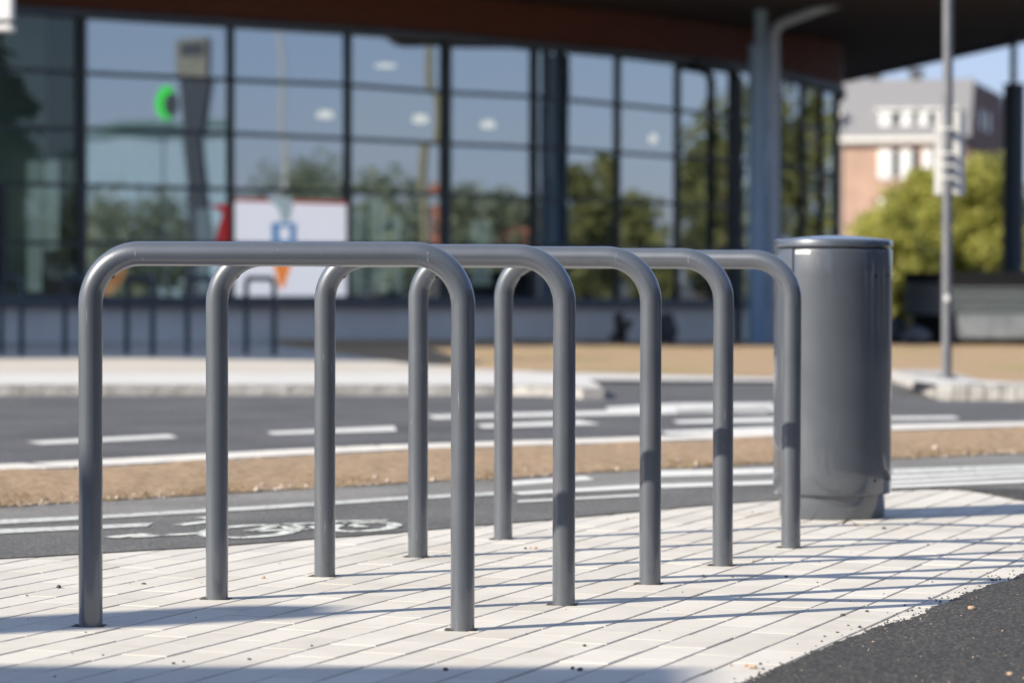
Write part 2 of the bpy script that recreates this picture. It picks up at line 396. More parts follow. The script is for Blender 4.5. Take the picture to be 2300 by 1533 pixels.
# ------------------------------------------------------------------ mesh helpers
class MB:
    def __init__(s): s.v = []; s.f = []; s.r = []
    def add(s, vs, fs, r=None):
        o = len(s.v)
        s.v += [Vector(v) for v in vs]
        s.f += [tuple(i+o for i in f) for f in fs]
        s.r += [r if r is not None else 0.5]*len(fs)
        return s
    def quad(s, a, b, c, d, r=None): return s.add([a, b, c, d], [(0, 1, 2, 3)], r)
    def box(s, lo, hi, r=None):
        x0, y0, z0 = lo; x1, y1, z1 = hi
        return s.add([(x0,y0,z0),(x1,y0,z0),(x1,y1,z0),(x0,y1,z0),(x0,y0,z1),(x1,y0,z1),(x1,y1,z1),(x0,y1,z1)],
                     [(0,3,2,1),(4,5,6,7),(0,1,5,4),(1,2,6,5),(2,3,7,6),(3,0,4,7)], r)
    def hexa(s, p, r=None):
        """8 points: bottom ring then top ring"""
        return s.add(p, [(0,3,2,1),(4,5,6,7),(0,1,5,4),(1,2,6,5),(2,3,7,6),(3,0,4,7)], r)
    def prism(s, poly, z0, z1, r=None):
        n = len(poly)
        vs = [(x, y, z0) for x, y in poly]+[(x, y, z1) for x, y in poly]
        fs = [tuple(range(n-1, -1, -1)), tuple(range(n, 2*n))]+[(i, (i+1) % n, n+(i+1) % n, n+i) for i in range(n)]
        return s.add(vs, fs, r)
    def tube(s, path, rad, seg=16, cap=True):
        path = [Vector(p) for p in path]
        n = len(path); rads = rad if isinstance(rad, (list, tuple)) else [rad]*n
        t0 = (path[1]-path[0]).normalized()
        ref = Vector((0, 1, 0)) if abs(t0.y) < 0.9 else Vector((1, 0, 0))
        nrm = (ref - t0*ref.dot(t0)).normalized()
        vs = []
        for i in range(n):
            t = (path[min(i+1, n-1)]-path[max(i-1, 0)]).normalized()
            nrm = (nrm - t*nrm.dot(t)).normalized()
            b = t.cross(nrm)
            for k in range(seg):
                a = 2*PI*k/seg
                vs.append(path[i] + (nrm*math.cos(a)+b*math.sin(a))*rads[i])
        fs = []
        for i in range(n-1):
            for k in range(seg):
                k2 = (k+1) % seg
                fs.append((i*seg+k, i*seg+k2, (i+1)*seg+k2, (i+1)*seg+k))
        if cap:
            fs.append(tuple(range(seg-1, -1, -1))); fs.append(tuple(range((n-1)*seg, n*seg)))
        return s.add(vs, fs)
    def lathe(s, prof, seg=96, rfun=None, c=(0, 0)):
        vs = []; fs = []
        for r, z in prof:
            for k in range(seg):
                a = 2*PI*k/seg
                q = r + (rfun(a, z) if rfun else 0)
                vs.append((c[0]+q*math.cos(a), c[1]+q*math.sin(a), z))
        for i in range(len(prof)-1):
            for k in range(seg):
                k2 = (k+1) % seg
                fs.append((i*seg+k, i*seg+k2, (i+1)*seg+k2, (i+1)*seg+k))
        n = len(prof)
        fs.append(tuple(range(seg-1, -1, -1))); fs.append(tuple(range((n-1)*seg, n*seg)))
        return s.add(vs, fs)
    def build(s, name, mat_, parent=None, world=True, smooth=False, angle=35, rnd=False, bevel=0):
        off = Vector((0, 0, 0))
        if parent is not None and world:
            p = parent
            while p is not None: off += p.location; p = p.parent
        me = bpy.data.meshes.new(name)
        me.from_pydata([v-off for v in s.v], [], s.f)
        if rnd:
            a = me.attributes.new('rnd', 'FLOAT', 'FACE')
            a.data.foreach_set('value', s.r)
        if bevel:
            bm = bmesh.new(); bm.from_mesh(me)
            bmesh.ops.remove_doubles(bm, verts=bm.verts, dist=1e-5)
            bmesh.ops.bevel(bm, geom=bm.edges[:], offset=bevel, segments=2, affect='EDGES', clamp_overlap=True)
            bm.to_mesh(me); bm.free()
        if smooth:
            me.polygons.foreach_set('use_smooth', [True]*len(me.polygons))
            me.set_sharp_from_angle(angle=math.radians(angle))
        me.materials.append(mat_)
        me.update()
        o = bpy.data.objects.new(name, me)
        COL.objects.link(o)
        if parent is not None: o.parent = parent
        return o

def tag(o, label=None, cat=None, group=None, kind=None):
    if label: o['label'] = label
    if cat: o['category'] = cat
    if group: o['group'] = group
    if kind: o['kind'] = kind
    return o

def thing(name, label, cat, loc, rz=0.0, group=None):
    o = bpy.data.objects.new(name, None)
    o.empty_display_size = 0.2
    COL.objects.link(o)
    o.location = loc; o.rotation_euler = (0, 0, rz)
    return tag(o, label, cat, group)

def copy_tree(o, parent=None):
    c = o.copy(); COL.objects.link(c)
    c.parent = parent
    for ch in list(o.children): copy_tree(ch, c)
    return c

def interp(pts, x):
    if x <= pts[0][0]:
        (x0, y0), (x1, y1) = pts[0], pts[1]
    elif x >= pts[-1][0]:
        (x0, y0), (x1, y1) = pts[-2], pts[-1]
    else:
        for (x0, y0), (x1, y1) in zip(pts, pts[1:]):
            if x0 <= x <= x1: break
    return y0 + (y1-y0)*(x-x0)/(x1-x0)

# ------------------------------------------------------------------ ground setting
def base_ground():
    ys = [-80, -40, -20, -8, 0, 8, 16]+list(range(17, 37))+list(range(38, 60, 2))+[64, 70, 80, 100, 140, 200, 300, 500, 900, 1600]
    xs = [-900, -400, -200, -100, -60, -40, -28, -20, -14, -10, -7, -5]+[-4+i for i in range(9)]+[5, 7, 10, 14, 20, 28, 40, 60, 100, 200, 400, 900]
    b = MB()
    vs = [(x, y, gz(x, y)-0.014) for y in ys for x in xs]
    n = len(xs)
    fs = [(j*n+i, j*n+i+1, (j+1)*n+i+1, (j+1)*n+i) for j in range(len(ys)-1) for i in range(n-1)]
    b.add(vs, fs)
    tag(b.build('ground', ASPH_ROAD), kind='structure', label='dark asphalt ground under the whole street')
base_ground()

def ribbon(name, near, far, dz, m, x0=-1400, x1=3700, step=60, nsub=5, jit=0.0, kind='structure', label=None, bump=0.0, build=True, jit_near=None, rise=0.0):
    """a strip of ground between two edges, following the terrain"""
    b = MB(); rows = []
    n = max(1, int(round((x1-x0)/step)))
    for i in range(n+1):
        x = x0+(x1-x0)*i/n
        a, c = G(x, interp(near, x), dz), G(x, interp(far, x), dz)
        row = []
        for k in range(nsub+1):
            p = a.lerp(c, k/nsub)
            h = 0
            if jit and k == nsub:
                p.y += jit*(noise.noise(Vector((p.x*9, 3.1, 0)))+0.6*noise.noise(Vector((p.x*31, 7, 0))))
            jn = jit if jit_near is None else jit_near
            if jn and k == 0:
                p.y += jn*(noise.noise(Vector((p.x*9, 9.4, 0)))+0.6*noise.noise(Vector((p.x*31, 5, 0))))
            if bump:
                h = bump*(0.6+0.7*noise.fractal(p*2.2, 0.8, 2, 4))*math.sin(PI*k/nsub)**0.6 if 0 < k < nsub else 0
            row.append((p.x, p.y, gz(p.x, p.y)+dz+h+rise*k/nsub))
        rows.append(row)
    vs = [v for r in rows for v in r]
    w = nsub+1
    fs = [(i*w+k, (i+1)*w+k, (i+1)*w+k+1, i*w+k+1) for i in range(n) for k in range(nsub)]
    b.add(vs, fs)
    if not build: return b
    o = b.build(name, m, smooth=bool(bump))
    return tag(o, label, kind=kind)

PAVE_FAR = [(-800, 1297), (0, 1253), (455, 1227), (889, 1195), (1068, 1179), (1241, 1165), (1486, 1142), (1747, 1121), (1900, 1109), (2000, 1101), (2070, 1097.5),
            (2130, 1097), (2180, 1101), (2230, 1110), (2300, 1124), (2380, 1145), (2460, 1172), (2540, 1210), (2620, 1262)]
VERGE_NEAR = [(0, 1134), (170, 1125), (454, 1107), (703, 1093), (912, 1081), (1107, 1072), (1293, 1060), (1486, 1049), (1734, 1037), (2004, 1027), (2300, 1014)]
KERB_N = [(0, 1070), (170, 1063), (457, 1047), (703, 1033), (912, 1022), (1107, 1015), (1293, 1009), (1600, 998), (2004, 977), (2300, 968)]
KERB_F = [(0, 1061), (170, 1053), (457, 1039), (703, 1027), (912, 1015), (1107, 1009.5), (1293, 1003), (1600, 991), (2004, 970), (2300, 961)]

# cycle path (asphalt) lies over the far edge of the paving; right of the bin it runs round the paving's rounded end
ribbon('cycle_path', PAVE_FAR, VERGE_NEAR, 0.003, ASPH_PATH, x1=2300, step=12, nsub=6, jit=0.006, label='grey asphalt cycle path behind the bike stands')
# dusty half of the path next to the verge
WL = [(0, 1172), (230, 1160), (457, 1146), (600, 1138), (703, 1129), (912, 1118), (1107, 1105), (1238, 1098), (1486, 1090), (1734, 1080), (2004, 1066), (2300, 1053)]
ribbon('cycle_path_margin', WL, VERGE_NEAR, 0.0042, ASPH_DUST, step=16, nsub=3, jit=0.02, jit_near=0.05, label='dusty pale grey margin of the cycle path')
# verge of dry soil
ribbon('verge', [(x, y+1.5) for x, y in VERGE_NEAR], KERB_N, 0.008, SOIL, step=14, nsub=12, jit=0.03, bump=0.034, rise=0.020, label='narrow verge of dry brown soil beside the road')
b = MB(); rr = random.Random(8)
def stone(b, p, r, rr):
    vs = []
    for d in ((1, 0, 0), (-1, 0, 0), (0, 1, 0), (0, -1, 0), (0, 0, 1), (0, 0, -1)):
        q = r*rr.uniform(0.7, 1.4); vs.append((p.x+d[0]*q, p.y+d[1]*q, p.z+r*0.3+d[2]*q*0.8))
    b.add(vs, [(0, 2, 4), (2, 1, 4), (1, 3, 4), (3, 0, 4), (2, 0, 5), (1, 2, 5), (3, 1, 5), (0, 3, 5)])
for i in range(800):
    x = rr.uniform(-300, 2600); p = G(x, interp(VERGE_NEAR, x), 0.006)
    p.y += rr.gauss(0.0, 0.05); 
    stone(b, p, abs(rr.gauss(0, 0.004))+0.002, rr)
for i in range(120):
    x = rr.uniform(-300, 2600); y = interp(VERGE_NEAR, x); p = G(x, y+rr.random()*(interp(KERB_N, x)-y), 0.02)
    stone(b, p, abs(rr.gauss(0, 0.005))+0.003, rr)
tag(b.build('gravel', mat('gravel_stone', (0.34, 0.28, 0.23), 0.9, col2=(0.50, 0.44, 0.39), scale=30)), 'pale gravel along the edge of the soil verge', 'gravel', kind='stuff')
b = MB(); rr = random.Random(9)
for i in range(1500):
    x = rr.uniform(-300, 2600); y = interp(VERGE_NEAR, x); u = rr.random()
    if noise.noise(Vector((x*0.006, u*2, 4))) < 0.05: continue
    p = G(x, y+u*(interp(KERB_N, x)-y), 0.025)
    for k in range(5):
        a = rr.random()*2*PI; l = rr.uniform(0.012, 0.032); w = 0.003
        e = Vector((math.cos(a), math.sin(a), 0)); n = Vector((-e.y, e.x, 0))*w
        q = p+Vector((rr.gauss(0, .02), rr.gauss(0, .02), -0.01)); tip = q+e*l*1.1+Vector((0, 0, l*0.7))
        b.add([q-n, q+n, tip], [(0, 1, 2)], rr.random())
STRAW = leaf_mat('dry_grass', [(0.0, (0.26, 0.18, 0.09)), (0.6, (0.40, 0.29, 0.17)), (1.0, (0.34, 0.30, 0.13))])
tag(b.build('grass', STRAW, rnd=True), 'sparse dry grass on the soil verge', 'grass', kind='stuff')
# kerb of the verge
b = MB()
xs = list(range(-1400, 3701, 60))
for xa, xb in zip(xs, xs[1:]):
    pa, pb = G(xa, interp(KERB_N, xa)), G(xb, interp(KERB_N, xb))
    d = (pb-pa).normalized(); nn = Vector((-d.y, d.x, 0))
    pb2 = pb - d*0.006
    q = [pa, pb2, pb2+nn*0.30, pa+nn*0.30]
    b.hexa([Vector((p.x, p.y, -0.03)) for p in q]+[Vector((p.x, p.y, 0.026)) for p in q])
tag(b.build('verge_kerb', KERB), 'pale concrete kerb edging the soil verge', kind='structure')

# road
FAR_EDGE = [(-1400, 880), (0, 880), (800, 880), (1345, 880), (1350, 857), (1735, 857), (2000, 852), (2100, 891), (2300, 897), (3700, 930)]
# ------------------------------------------------------------------ paving
ANG = math.radians(69.9)
def paving():
    du = Vector((math.cos(ANG), math.sin(ANG), 0)); dv = Vector((du.y, -du.x, 0))
    Lp, Wp, gap, ch, dep = 0.200, 0.1035, 0.0056, 0.0016, 0.0012
    org = G(1038, 1430)
    rr = random.Random(3)
    b = MB()
    for j in range(-60, 62):
        for i in range(-45, 45):
            u0 = (i + (0.5 if j % 2 else 0))*Lp; v0 = j*Wp
            c = org + du*(u0+Lp/2) + dv*(v0+Wp/2)
            if not (-4.6 < c.x < 4.2 and 3.2 < c.y < 11): continue
            if c.x > 2.4 and c.y < 6.0: continue
            if c.x > 0.9 + (c.y-5.1)*0.65+0.9: continue
            if c.y > 10.9: continue
            jz = rr.gauss(0, 0.00035)
            ru = rr.gauss(0, 0.0007); rv = rr.gauss(0, 0.0006); tw = rr.gauss(0, 0.003)
            hu, hv = Lp/2-0.0009, Wp/2-gap/2
            cs, sn = math.cos(tw), math.sin(tw)
            def P(a, d, z):
                a2, d2 = a*cs-d*sn+ru, a*sn+d*cs+rv
                q = c+du*a2+dv*d2
                return (q.x, q.y, z+jz)
            ring = lambda e, z: [P(-hu+e*0.5, -hv+e, z), P(hu-e*0.5, -hv+e, z), P(hu-e*0.5, hv-e, z), P(-hu+e*0.5, hv-e, z)]
            vs = ring(ch, 0)+ring(0, -dep)+ring(0, -0.0135)
            fs = [(3, 2, 1, 0)]
            for k in range(4):
                k2 = (k+1) % 4
                fs += [(k, k2, 4+k2, 4+k), (4+k, 4+k2, 8+k2, 8+k)]
            b.add(vs, fs, rr.random())
    o = b.build('paving', PAVER, rnd=True)
    bm = bmesh.new(); bm.from_mesh(o.data); bmesh.ops.recalc_face_normals(bm, faces=bm.faces[:]); bm.to_mesh(o.data); bm.free()
    tag(o, 'pale rectangular concrete paving blocks under the bike stands', kind='structure')
    s = MB().quad((-4.8, 3.0, -0.0058), (4.4, 3.0, -0.0058), (4.4, 11, -0.0058), (-4.8, 11, -0.0058))
    tag(s.build('paving_joint', SAND), 'sand in the joints between the paving blocks', kind='structure')
paving()

# fresh asphalt in the near right corner and round the end of the paving: ragged sheet over the paving
def near_asphalt():
    edge_px = [(1560, 1590), (1640, 1552), (1698, 1526), (1756, 1499), (1843, 1463), (1934, 1426), (2078, 1380), (2182, 1331), (2289, 1297), (2330, 1282)]
    pts = [G(x, y) for x, y in edge_px]
    first = pts[0] + (pts[0]-pts[2]).normalized()*3.0
    poly = [first]+pts
    # round the right end, back along the far edge
    end_px = [(2420, 1262), (2520, 1248), (2600, 1236), (2640, 1222), (2600, 1200), (2540, 1175), (2460, 1150), (2380, 1136), (2300, 1124), (2230, 1111), (2180, 1103), (2130, 1099), (2090, 1098.4)]
    poly += [G(x, y) for x, y in end_px]
    # densify with ragged noise
    out = []
    for a, c in zip(poly, poly[1:]):
        n = max(1, int((c-a).length/0.012))
        t = (c-a).normalized(); nn = Vector((-t.y, t.x, 0))
        for k in range(n):
            p = a.lerp(c, k/n)
            w = 0.016*noise.noise(p*7)+0.010*noise.noise(p*26)+0.007*noise.noise(p*70)
            out.append(p+nn*w)
    out.append(poly[-1])
    out += [Vector((3.2, 10.45, 0)), Vector((9, 10.2, 0)), Vector((9, -3, 0)), Vector((first.x, -3, 0))]
    bm = bmesh.new()
    top = [bm.verts.new((p.x, p.y, 0.0055)) for p in out]
    f = bm.faces.new(top)
    bmesh.ops.triangulate(bm, faces=[f])
    # small skirt at the ragged edge
    bot = [bm.verts.new((p.x, p.y, -0.006)) for p in out]
    for i in range(len(out)-4):
        bm.faces.new((top[i], bot[i], bot[i+1], top[i+1]))
    bmesh.ops.recalc_face_normals(bm, faces=bm.faces[:])
    me = bpy.data.meshes.new('asphalt_path'); bm.to_mesh(me); bm.free()
    me.materials.append(ASPH_NEAR)
    o = bpy.data.objects.new('asphalt_path', me); COL.objects.link(o)
    tag(o, 'fresh dark asphalt with a ragged edge against the paving', kind='structure')
near_asphalt()

# ------------------------------------------------------------------ painted markings
def quads(name, qs, dz, m, label, sub=6):
    b = MB()
    for q in qs:
        a, c, d, e = [G(x, y, dz) for x, y in q]
        for i in range(sub):
            t0, t1 = i/sub, (i+1)/sub
            p = [a.lerp(c, t0), a.lerp(c, t1), e.lerp(d, t1), e.lerp(d, t0)]
            b.quad(*[Vector((v.x, v.y, gz(v.x, v.y)+dz)) for v in p])
    return tag(b.build(name, m), label, kind='structure')

quads('lane_marking', [[(58, 991), (378, 975), (402, 982), (96, 997)],
                       [(598, 969), (885, 956), (892, 967), (614, 975)],
                       [(1070, 953), (1302, 943), (1350, 952), (1086, 960)],
                       [(960, 932), (1740, 912), (1740, 923), (976, 940)],
                       [(1360, 914), (1524, 905), (1524, 918), (1366, 921)],
                       [(1521, 905), (1740, 904), (1722, 927), (1521, 928)],
                       [(1510, 944), (1740, 936), (1740, 947), (1524, 950)],
                       [(1484, 968), (1740, 957), (1740, 968), (1500, 975)],
                       [(1740, 938), (2140, 934), (2160, 940), (1740, 946)],
                       [(1740, 957), (2500, 943), (2500, 958), (1740, 968)]], -0.010, PAINT,
      'white painted lane dashes and lines on the road')
quads('path_marking', [[(1120, 1082), (1313, 1068), (1335, 1076), (1130, 1091)],
                       [(1150, 1104), (1424, 1088), (1424, 1097), (1170, 1110)],
                       [(1486, 1056), (1740, 1050), (1740, 1062), (1440, 1071)],
                       [(1424, 1088), (1740, 1078), (1740, 1086), (1424, 1097)],
                       [(1163, 1123), (1434, 1109), (1440, 1113), (1163, 1127)],
                       [(1740, 1078), (2004, 1067), (2004, 1075), (1740, 1086)],
                       [(1740, 1090), (2004, 1078), (2004, 1085.5), (1740, 1097)],
                       [(1740, 1099), (2004, 1088), (2004, 1095), (1740, 1107)],
                       [(2004, 1067), (2500, 1047), (2500, 1051), (2004, 1075)],
                       [(2004, 1078), (2500, 1054), (2500, 1060), (2004, 1085.5)],
                       [(2004, 1088), (2500, 1066), (2500, 1074), (2004, 1095)]], 0.0056, PAINT,
      'white painted stripes of the cycle crossing')
quads('path_line', [[(-300, 1186), (0, 1166), (0, 1176), (-300, 1198)], [(0, 1166), (230, 1156), (230, 1163), (0, 1176)], [(230, 1156), (600, 1134), (600, 1142), (230, 1163)],
                    [(600, 1134), (912, 1114), (912, 1121), (600, 1142)], [(912, 1114), (1150, 1102), (1150, 1109), (912, 1121)],
                    [(2004, 1052), (2500, 1036), (2500, 1046), (2004, 1064)], [(-200, 1201), (0, 1187), (0, 1197), (-200, 1212)], [(0, 1187), (345, 1173), (330, 1181), (0, 1197)]], 0.0056, PAINT_WORN,
      'worn white line along the cycle path')

def bike_symbol():
    b = MB()
    zz = 0.0056
    def stroke(pts, w):
        ps = [G(x, y, zz) for x, y in pts]
        for a, c in zip(ps, ps[1:]):
            t = (c-a).normalized(); n = Vector((-t.y, t.x, 0))*w*0.36
            b.quad(a-n, c-n, c+n, a+n)
    def ring(cx, cy, rx, ry, w):
        stroke([(cx+rx*math.cos(2*PI*k/28), cy+ry*math.sin(2*PI*k/28)-rx*0.05*math.cos(2*PI*k/28)) for k in range(29)], w)
    ring(560, 1192, 98, 13, 0.07)
    ring(815, 1182, 72, 9.5, 0.06)
    stroke([(560, 1192), (640, 1176), (760, 1172)], 0.06)
    stroke([(560, 1192), (690, 1186), (760, 1172), (815, 1182)], 0.06)
    stroke([(640, 1176), (690, 1186)], 0.06)
    stroke([(735, 1170), (870, 1167)], 0.06)
    stroke([(243, 1206), (330, 1198)], 0.08)
    stroke([(290, 1205), (456, 1196)], 0.06)
    stroke([(400, 1178), (500, 1166), (450, 1160)], 0.06)
    tag(b.build('bicycle_symbol', paint_mat('symbol_paint', (0.62, 0.64, 0.60), (0.13, 0.13, 0.13), 0.455, 20)), 'white bicycle symbol painted on the cycle path', kind='structure')
bike_symbol()

# ------------------------------------------------------------------ far side of the road
ribbon('far_pavement', [(0, 836), (1000, 834), (1345, 834)], [(-1600, 768), (620, 768), (640, 777), (740, 790), (900, 814.5), (1050, 825.5), (1180, 832)], 0.055, FARPAVE, x0=-1600, x1=1200, step=40, nsub=8, label='sunlit beige pavement across the road')
ribbon('concrete_apron', [(-1600, 863), (1150, 863), (1300, 866), (1350, 871)], [(0, 836.5), (1000, 834.5), (1290, 836), (1350, 866)], 0.055, FARSLAB, x0=-1600, x1=1348, step=40, nsub=4, label='pale concrete apron along the far kerb')
ribbon('crossing_strip', [(1180, 852), (1350, 852.5), (1735, 855), (2004, 850), (2020, 852)], [(1180, 834), (1300, 835), (1735, 846.5), (2004, 842), (2020, 844)], 0.006, FARSLAB, x0=1150, x1=2020, step=40, nsub=3, label='pale concrete edging in front of the dry lawn')
# far kerb face
b = MB()
xs = list(range(-1600, 1351, 50))
KB = [(-1600, 863), (1150, 863), (1300, 866), (1350, 871)]
for xa, xb in zip(xs, xs[1:]):
    pa, pb = G(xa, interp(KB, xa), 0.055), G(xb, interp(KB, xb), 0.055)
    d = (pb-pa).normalized(); nn = Vector((d.y, -d.x, 0))*0.12; pb = pb-d*0.004
    lo = lambda p: Vector((p.x, p.y, gz(p.x, p.y)-0.03))
    hi = lambda p: Vector((p.x, p.y, gz(p.x, p.y)+0.052))
    b.hexa([lo(pa+nn), lo(pb+nn), lo(pb-nn*0.2), lo(pa-nn*0.2), hi(pa+nn), hi(pb+nn), hi(pb-nn*0.2), hi(pa-nn*0.2)])
tag(b.build('far_kerb', GRANITE), 'rough granite kerb across the road', kind='structure')
# lawn
LN = [(500, 774), (640, 778), (740, 791), (900, 815), (1050, 826), (1180, 832), (1300, 835), (1735, 846), (2004, 842), (2110, 850), (2300, 858), (3400, 880)]
ribbon('lawn', LN, [(500, 762), (3400, 762)], 0.012, LAWN, x0=620, x1=3400, step=40, nsub=14, bump=0.03, label='patchy dry lawn in front of the glass building')
# right island kerb
b = MB()
ik = [(2000, 851), (2050, 868), (2098, 888)]
for (xa, ya), (xb, yb) in zip(ik, ik[1:]):
    pa, pb = G(xa, ya), G(xb, yb)
    d = (pb-pa).normalized(); nn = Vector((-d.y, d.x, 0))*0.4; pb = pb-d*0.01
    q = [pa, pb, pb+nn, pa+nn]
    b.hexa([Vector((p.x, p.y, gz(p.x, p.y)-0.03)) for p in q]+[Vector((p.x, p.y, gz(p.x, p.y)+0.075)) for p in q])
xs = list(range(2104, 3401, 36))
for i, (xa, xb) in enumerate(zip(xs, xs[1:])):
    ya, yb = 893+(xa-2104)*0.012, 893+(xb-2104)*0.012
    pa, pb = G(xa, ya), G(xb, yb)
    d = (pb-pa).normalized(); nn = Vector((-d.y, d.x, 0))*0.5; pb = pb-d*0.008
    h = 0.085+0.003*math.sin(i*2.3)
    q = [pa, pb, pb+nn, pa+nn]
    b.hexa([Vector((p.x, p.y, gz(p.x, p.y)-0.03)) for p in q]+[Vector((p.x, p.y, gz(p.x, p.y)+h)) for p in q])
tag(b.build('island_kerb', GRANITE), 'rough granite kerb round the corner of the lawn', kind='structure')
ribbon('island_top', [(2010, 848), (2104, 863), (3400, 879)], [(2010, 843), (2104, 849), (2300, 858), (3400, 880)], 0.080, FARSLAB, x0=2004, x1=3400, step=30, nsub=3, label='pale slabs behind the island kerb')

# ------------------------------------------------------------------ bike stands
H, RP, RC, W0 = 0.80, 0.0253, 0.106, 0.79
def hoop_path(W, Hh, rc, rp, n=14):
    t = Hh-rp; x = W/2
    p = [(-x, 0, -0.03), (-x, 0, 0.15), (-x, 0, 0.4)]
    for k in range(n+1):
        a = PI - PI/2*k/n
        p.append((-x+rc+rc*math.cos(a), 0, t-rc+rc*math.sin(a)))
    p += [(-x*0.3, 0, t), (x*0.3, 0, t)]
    for k in range(n+1):
        a = PI/2 - PI/2*k/n
        p.append((x-rc+rc*math.cos(a), 0, t-rc+rc*math.sin(a)))
    p += [(x, 0, 0.4), (x, 0, 0.15), (x, 0, -0.03)]
    return p

def make_stand():
    t = thing('bike_stand', 'x', 'bike stand', (0, 0, 0), 0, 'grey hoop bike stands in the front row')
    MB().tube(hoop_path(W0, H, RC, RP), RP, 40).build('hoop', STEEL, t, world=False, smooth=True, angle=60)
    # drain hole on the inside of the left bend
    a = math.radians(135)
    c = Vector((-W0/2+RC, 0, H-RP-RC)); dr = Vector((math.cos(a), 0, math.sin(a)))
    p = c+dr*(RC-RP)
    b = MB(); e1 = Vector((0, 1, 0)); e2 = dr.cross(e1)
    ct = p - dr*0.0006
    b.add([ct+(e1*math.cos(2*PI*k/14)+e2*math.sin(2*PI*k/14))*0.005 for k in range(14)]+[ct+dr*0.004+(e1*math.cos(2*PI*k/14)+e2*math.sin(2*PI*k/14))*0.005 for k in range(14)],
          [tuple(range(14))]+[(k, (k+1) % 14, 14+(k+1) % 14, 14+k) for k in range(14)])
    b.build('drain_hole', DARK, t, world=False)
    for s in (-1, 1):
        b = MB()
        x = s*W0/2
        b.add([(x-0.038, -0.020, 0.0012), (x+0.030, -0.020, 0.0012), (x+0.030, 0.028, 0.0012), (x-0.038, 0.028, 0.0012)], [(0, 1, 2, 3)])
        b.build('ground_socket', SOCKET, t, world=False)
    return t
LB = [(200, 1408), (485, 1347), (728, 1296), (938, 1252), (1130, 1212)]
RB = [(1038.5, 1417), (1266.5, 1360), (1461, 1313), (1624.5, 1271), (1778, 1231)]
STAND_LABELS = ['frontmost grey tubular bike stand, nearest the camera, its left leg half in shade',
                'second grey tubular bike stand from the front, right behind the frontmost one',
                'middle one of the five grey tubular bike stands on the paving',
                'fourth grey tubular bike stand, the last but one before the litter bin',
                'rearmost grey tubular bike stand, its right leg in front of the litter bin']
proto = make_stand()
for i in range(5):
    o = proto if i == 0 else copy_tree(proto)
    o['label'] = STAND_LABELS[i]
    a, c = G(*LB[i]), G(*RB[i])
    a.y += RP; c.y += RP
    m = (a+c)/2; d = c-a
    o.location = (m.x, m.y, 0)
    o.rotation_euler = (0, 0, math.atan2(d.y, d.x))
    o.scale = (d.length/W0, 1, 1)

# stands across the road
def make_far_stand():
    t = thing('bike_stand', 'x', 'bike stand', (0, 0, 0), 0, 'dark bike stands in the shade across the road')
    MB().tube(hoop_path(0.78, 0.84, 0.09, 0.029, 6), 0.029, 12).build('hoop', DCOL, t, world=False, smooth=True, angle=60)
    return t
fproto = make_far_stand()
FL = ['leftmost dark bike stand across the road, cut by the picture edge', 'second dark bike stand from the left across the road, behind the front stand\'s left leg',
      'dark bike stand across the road, standing clear below the bar of the front stand',
      'fourth dark bike stand across the road, beside the second front stand\'s left leg',
      'rightmost dark bike stand across the road, before the white poster']
for i, (xl, xr) in enumerate([(3, 72), (146, 214), (285, 360), (421, 492), (553, 627)]):
    o = fproto if i == 0 else copy_tree(fproto)
    o['label'] = FL[i]
    a = G(xl, 796, 0.055)
    w = (xr-xl)/F*a.y
    th = -math.acos(min(0.95, w/0.78))
    o.rotation_euler = (0, 0, th)
    c = a + Vector((math.cos(th), math.sin(th), 0))*0.39
    o.location = (c.x, c.y, gz(c.x, c.y)+0.055)

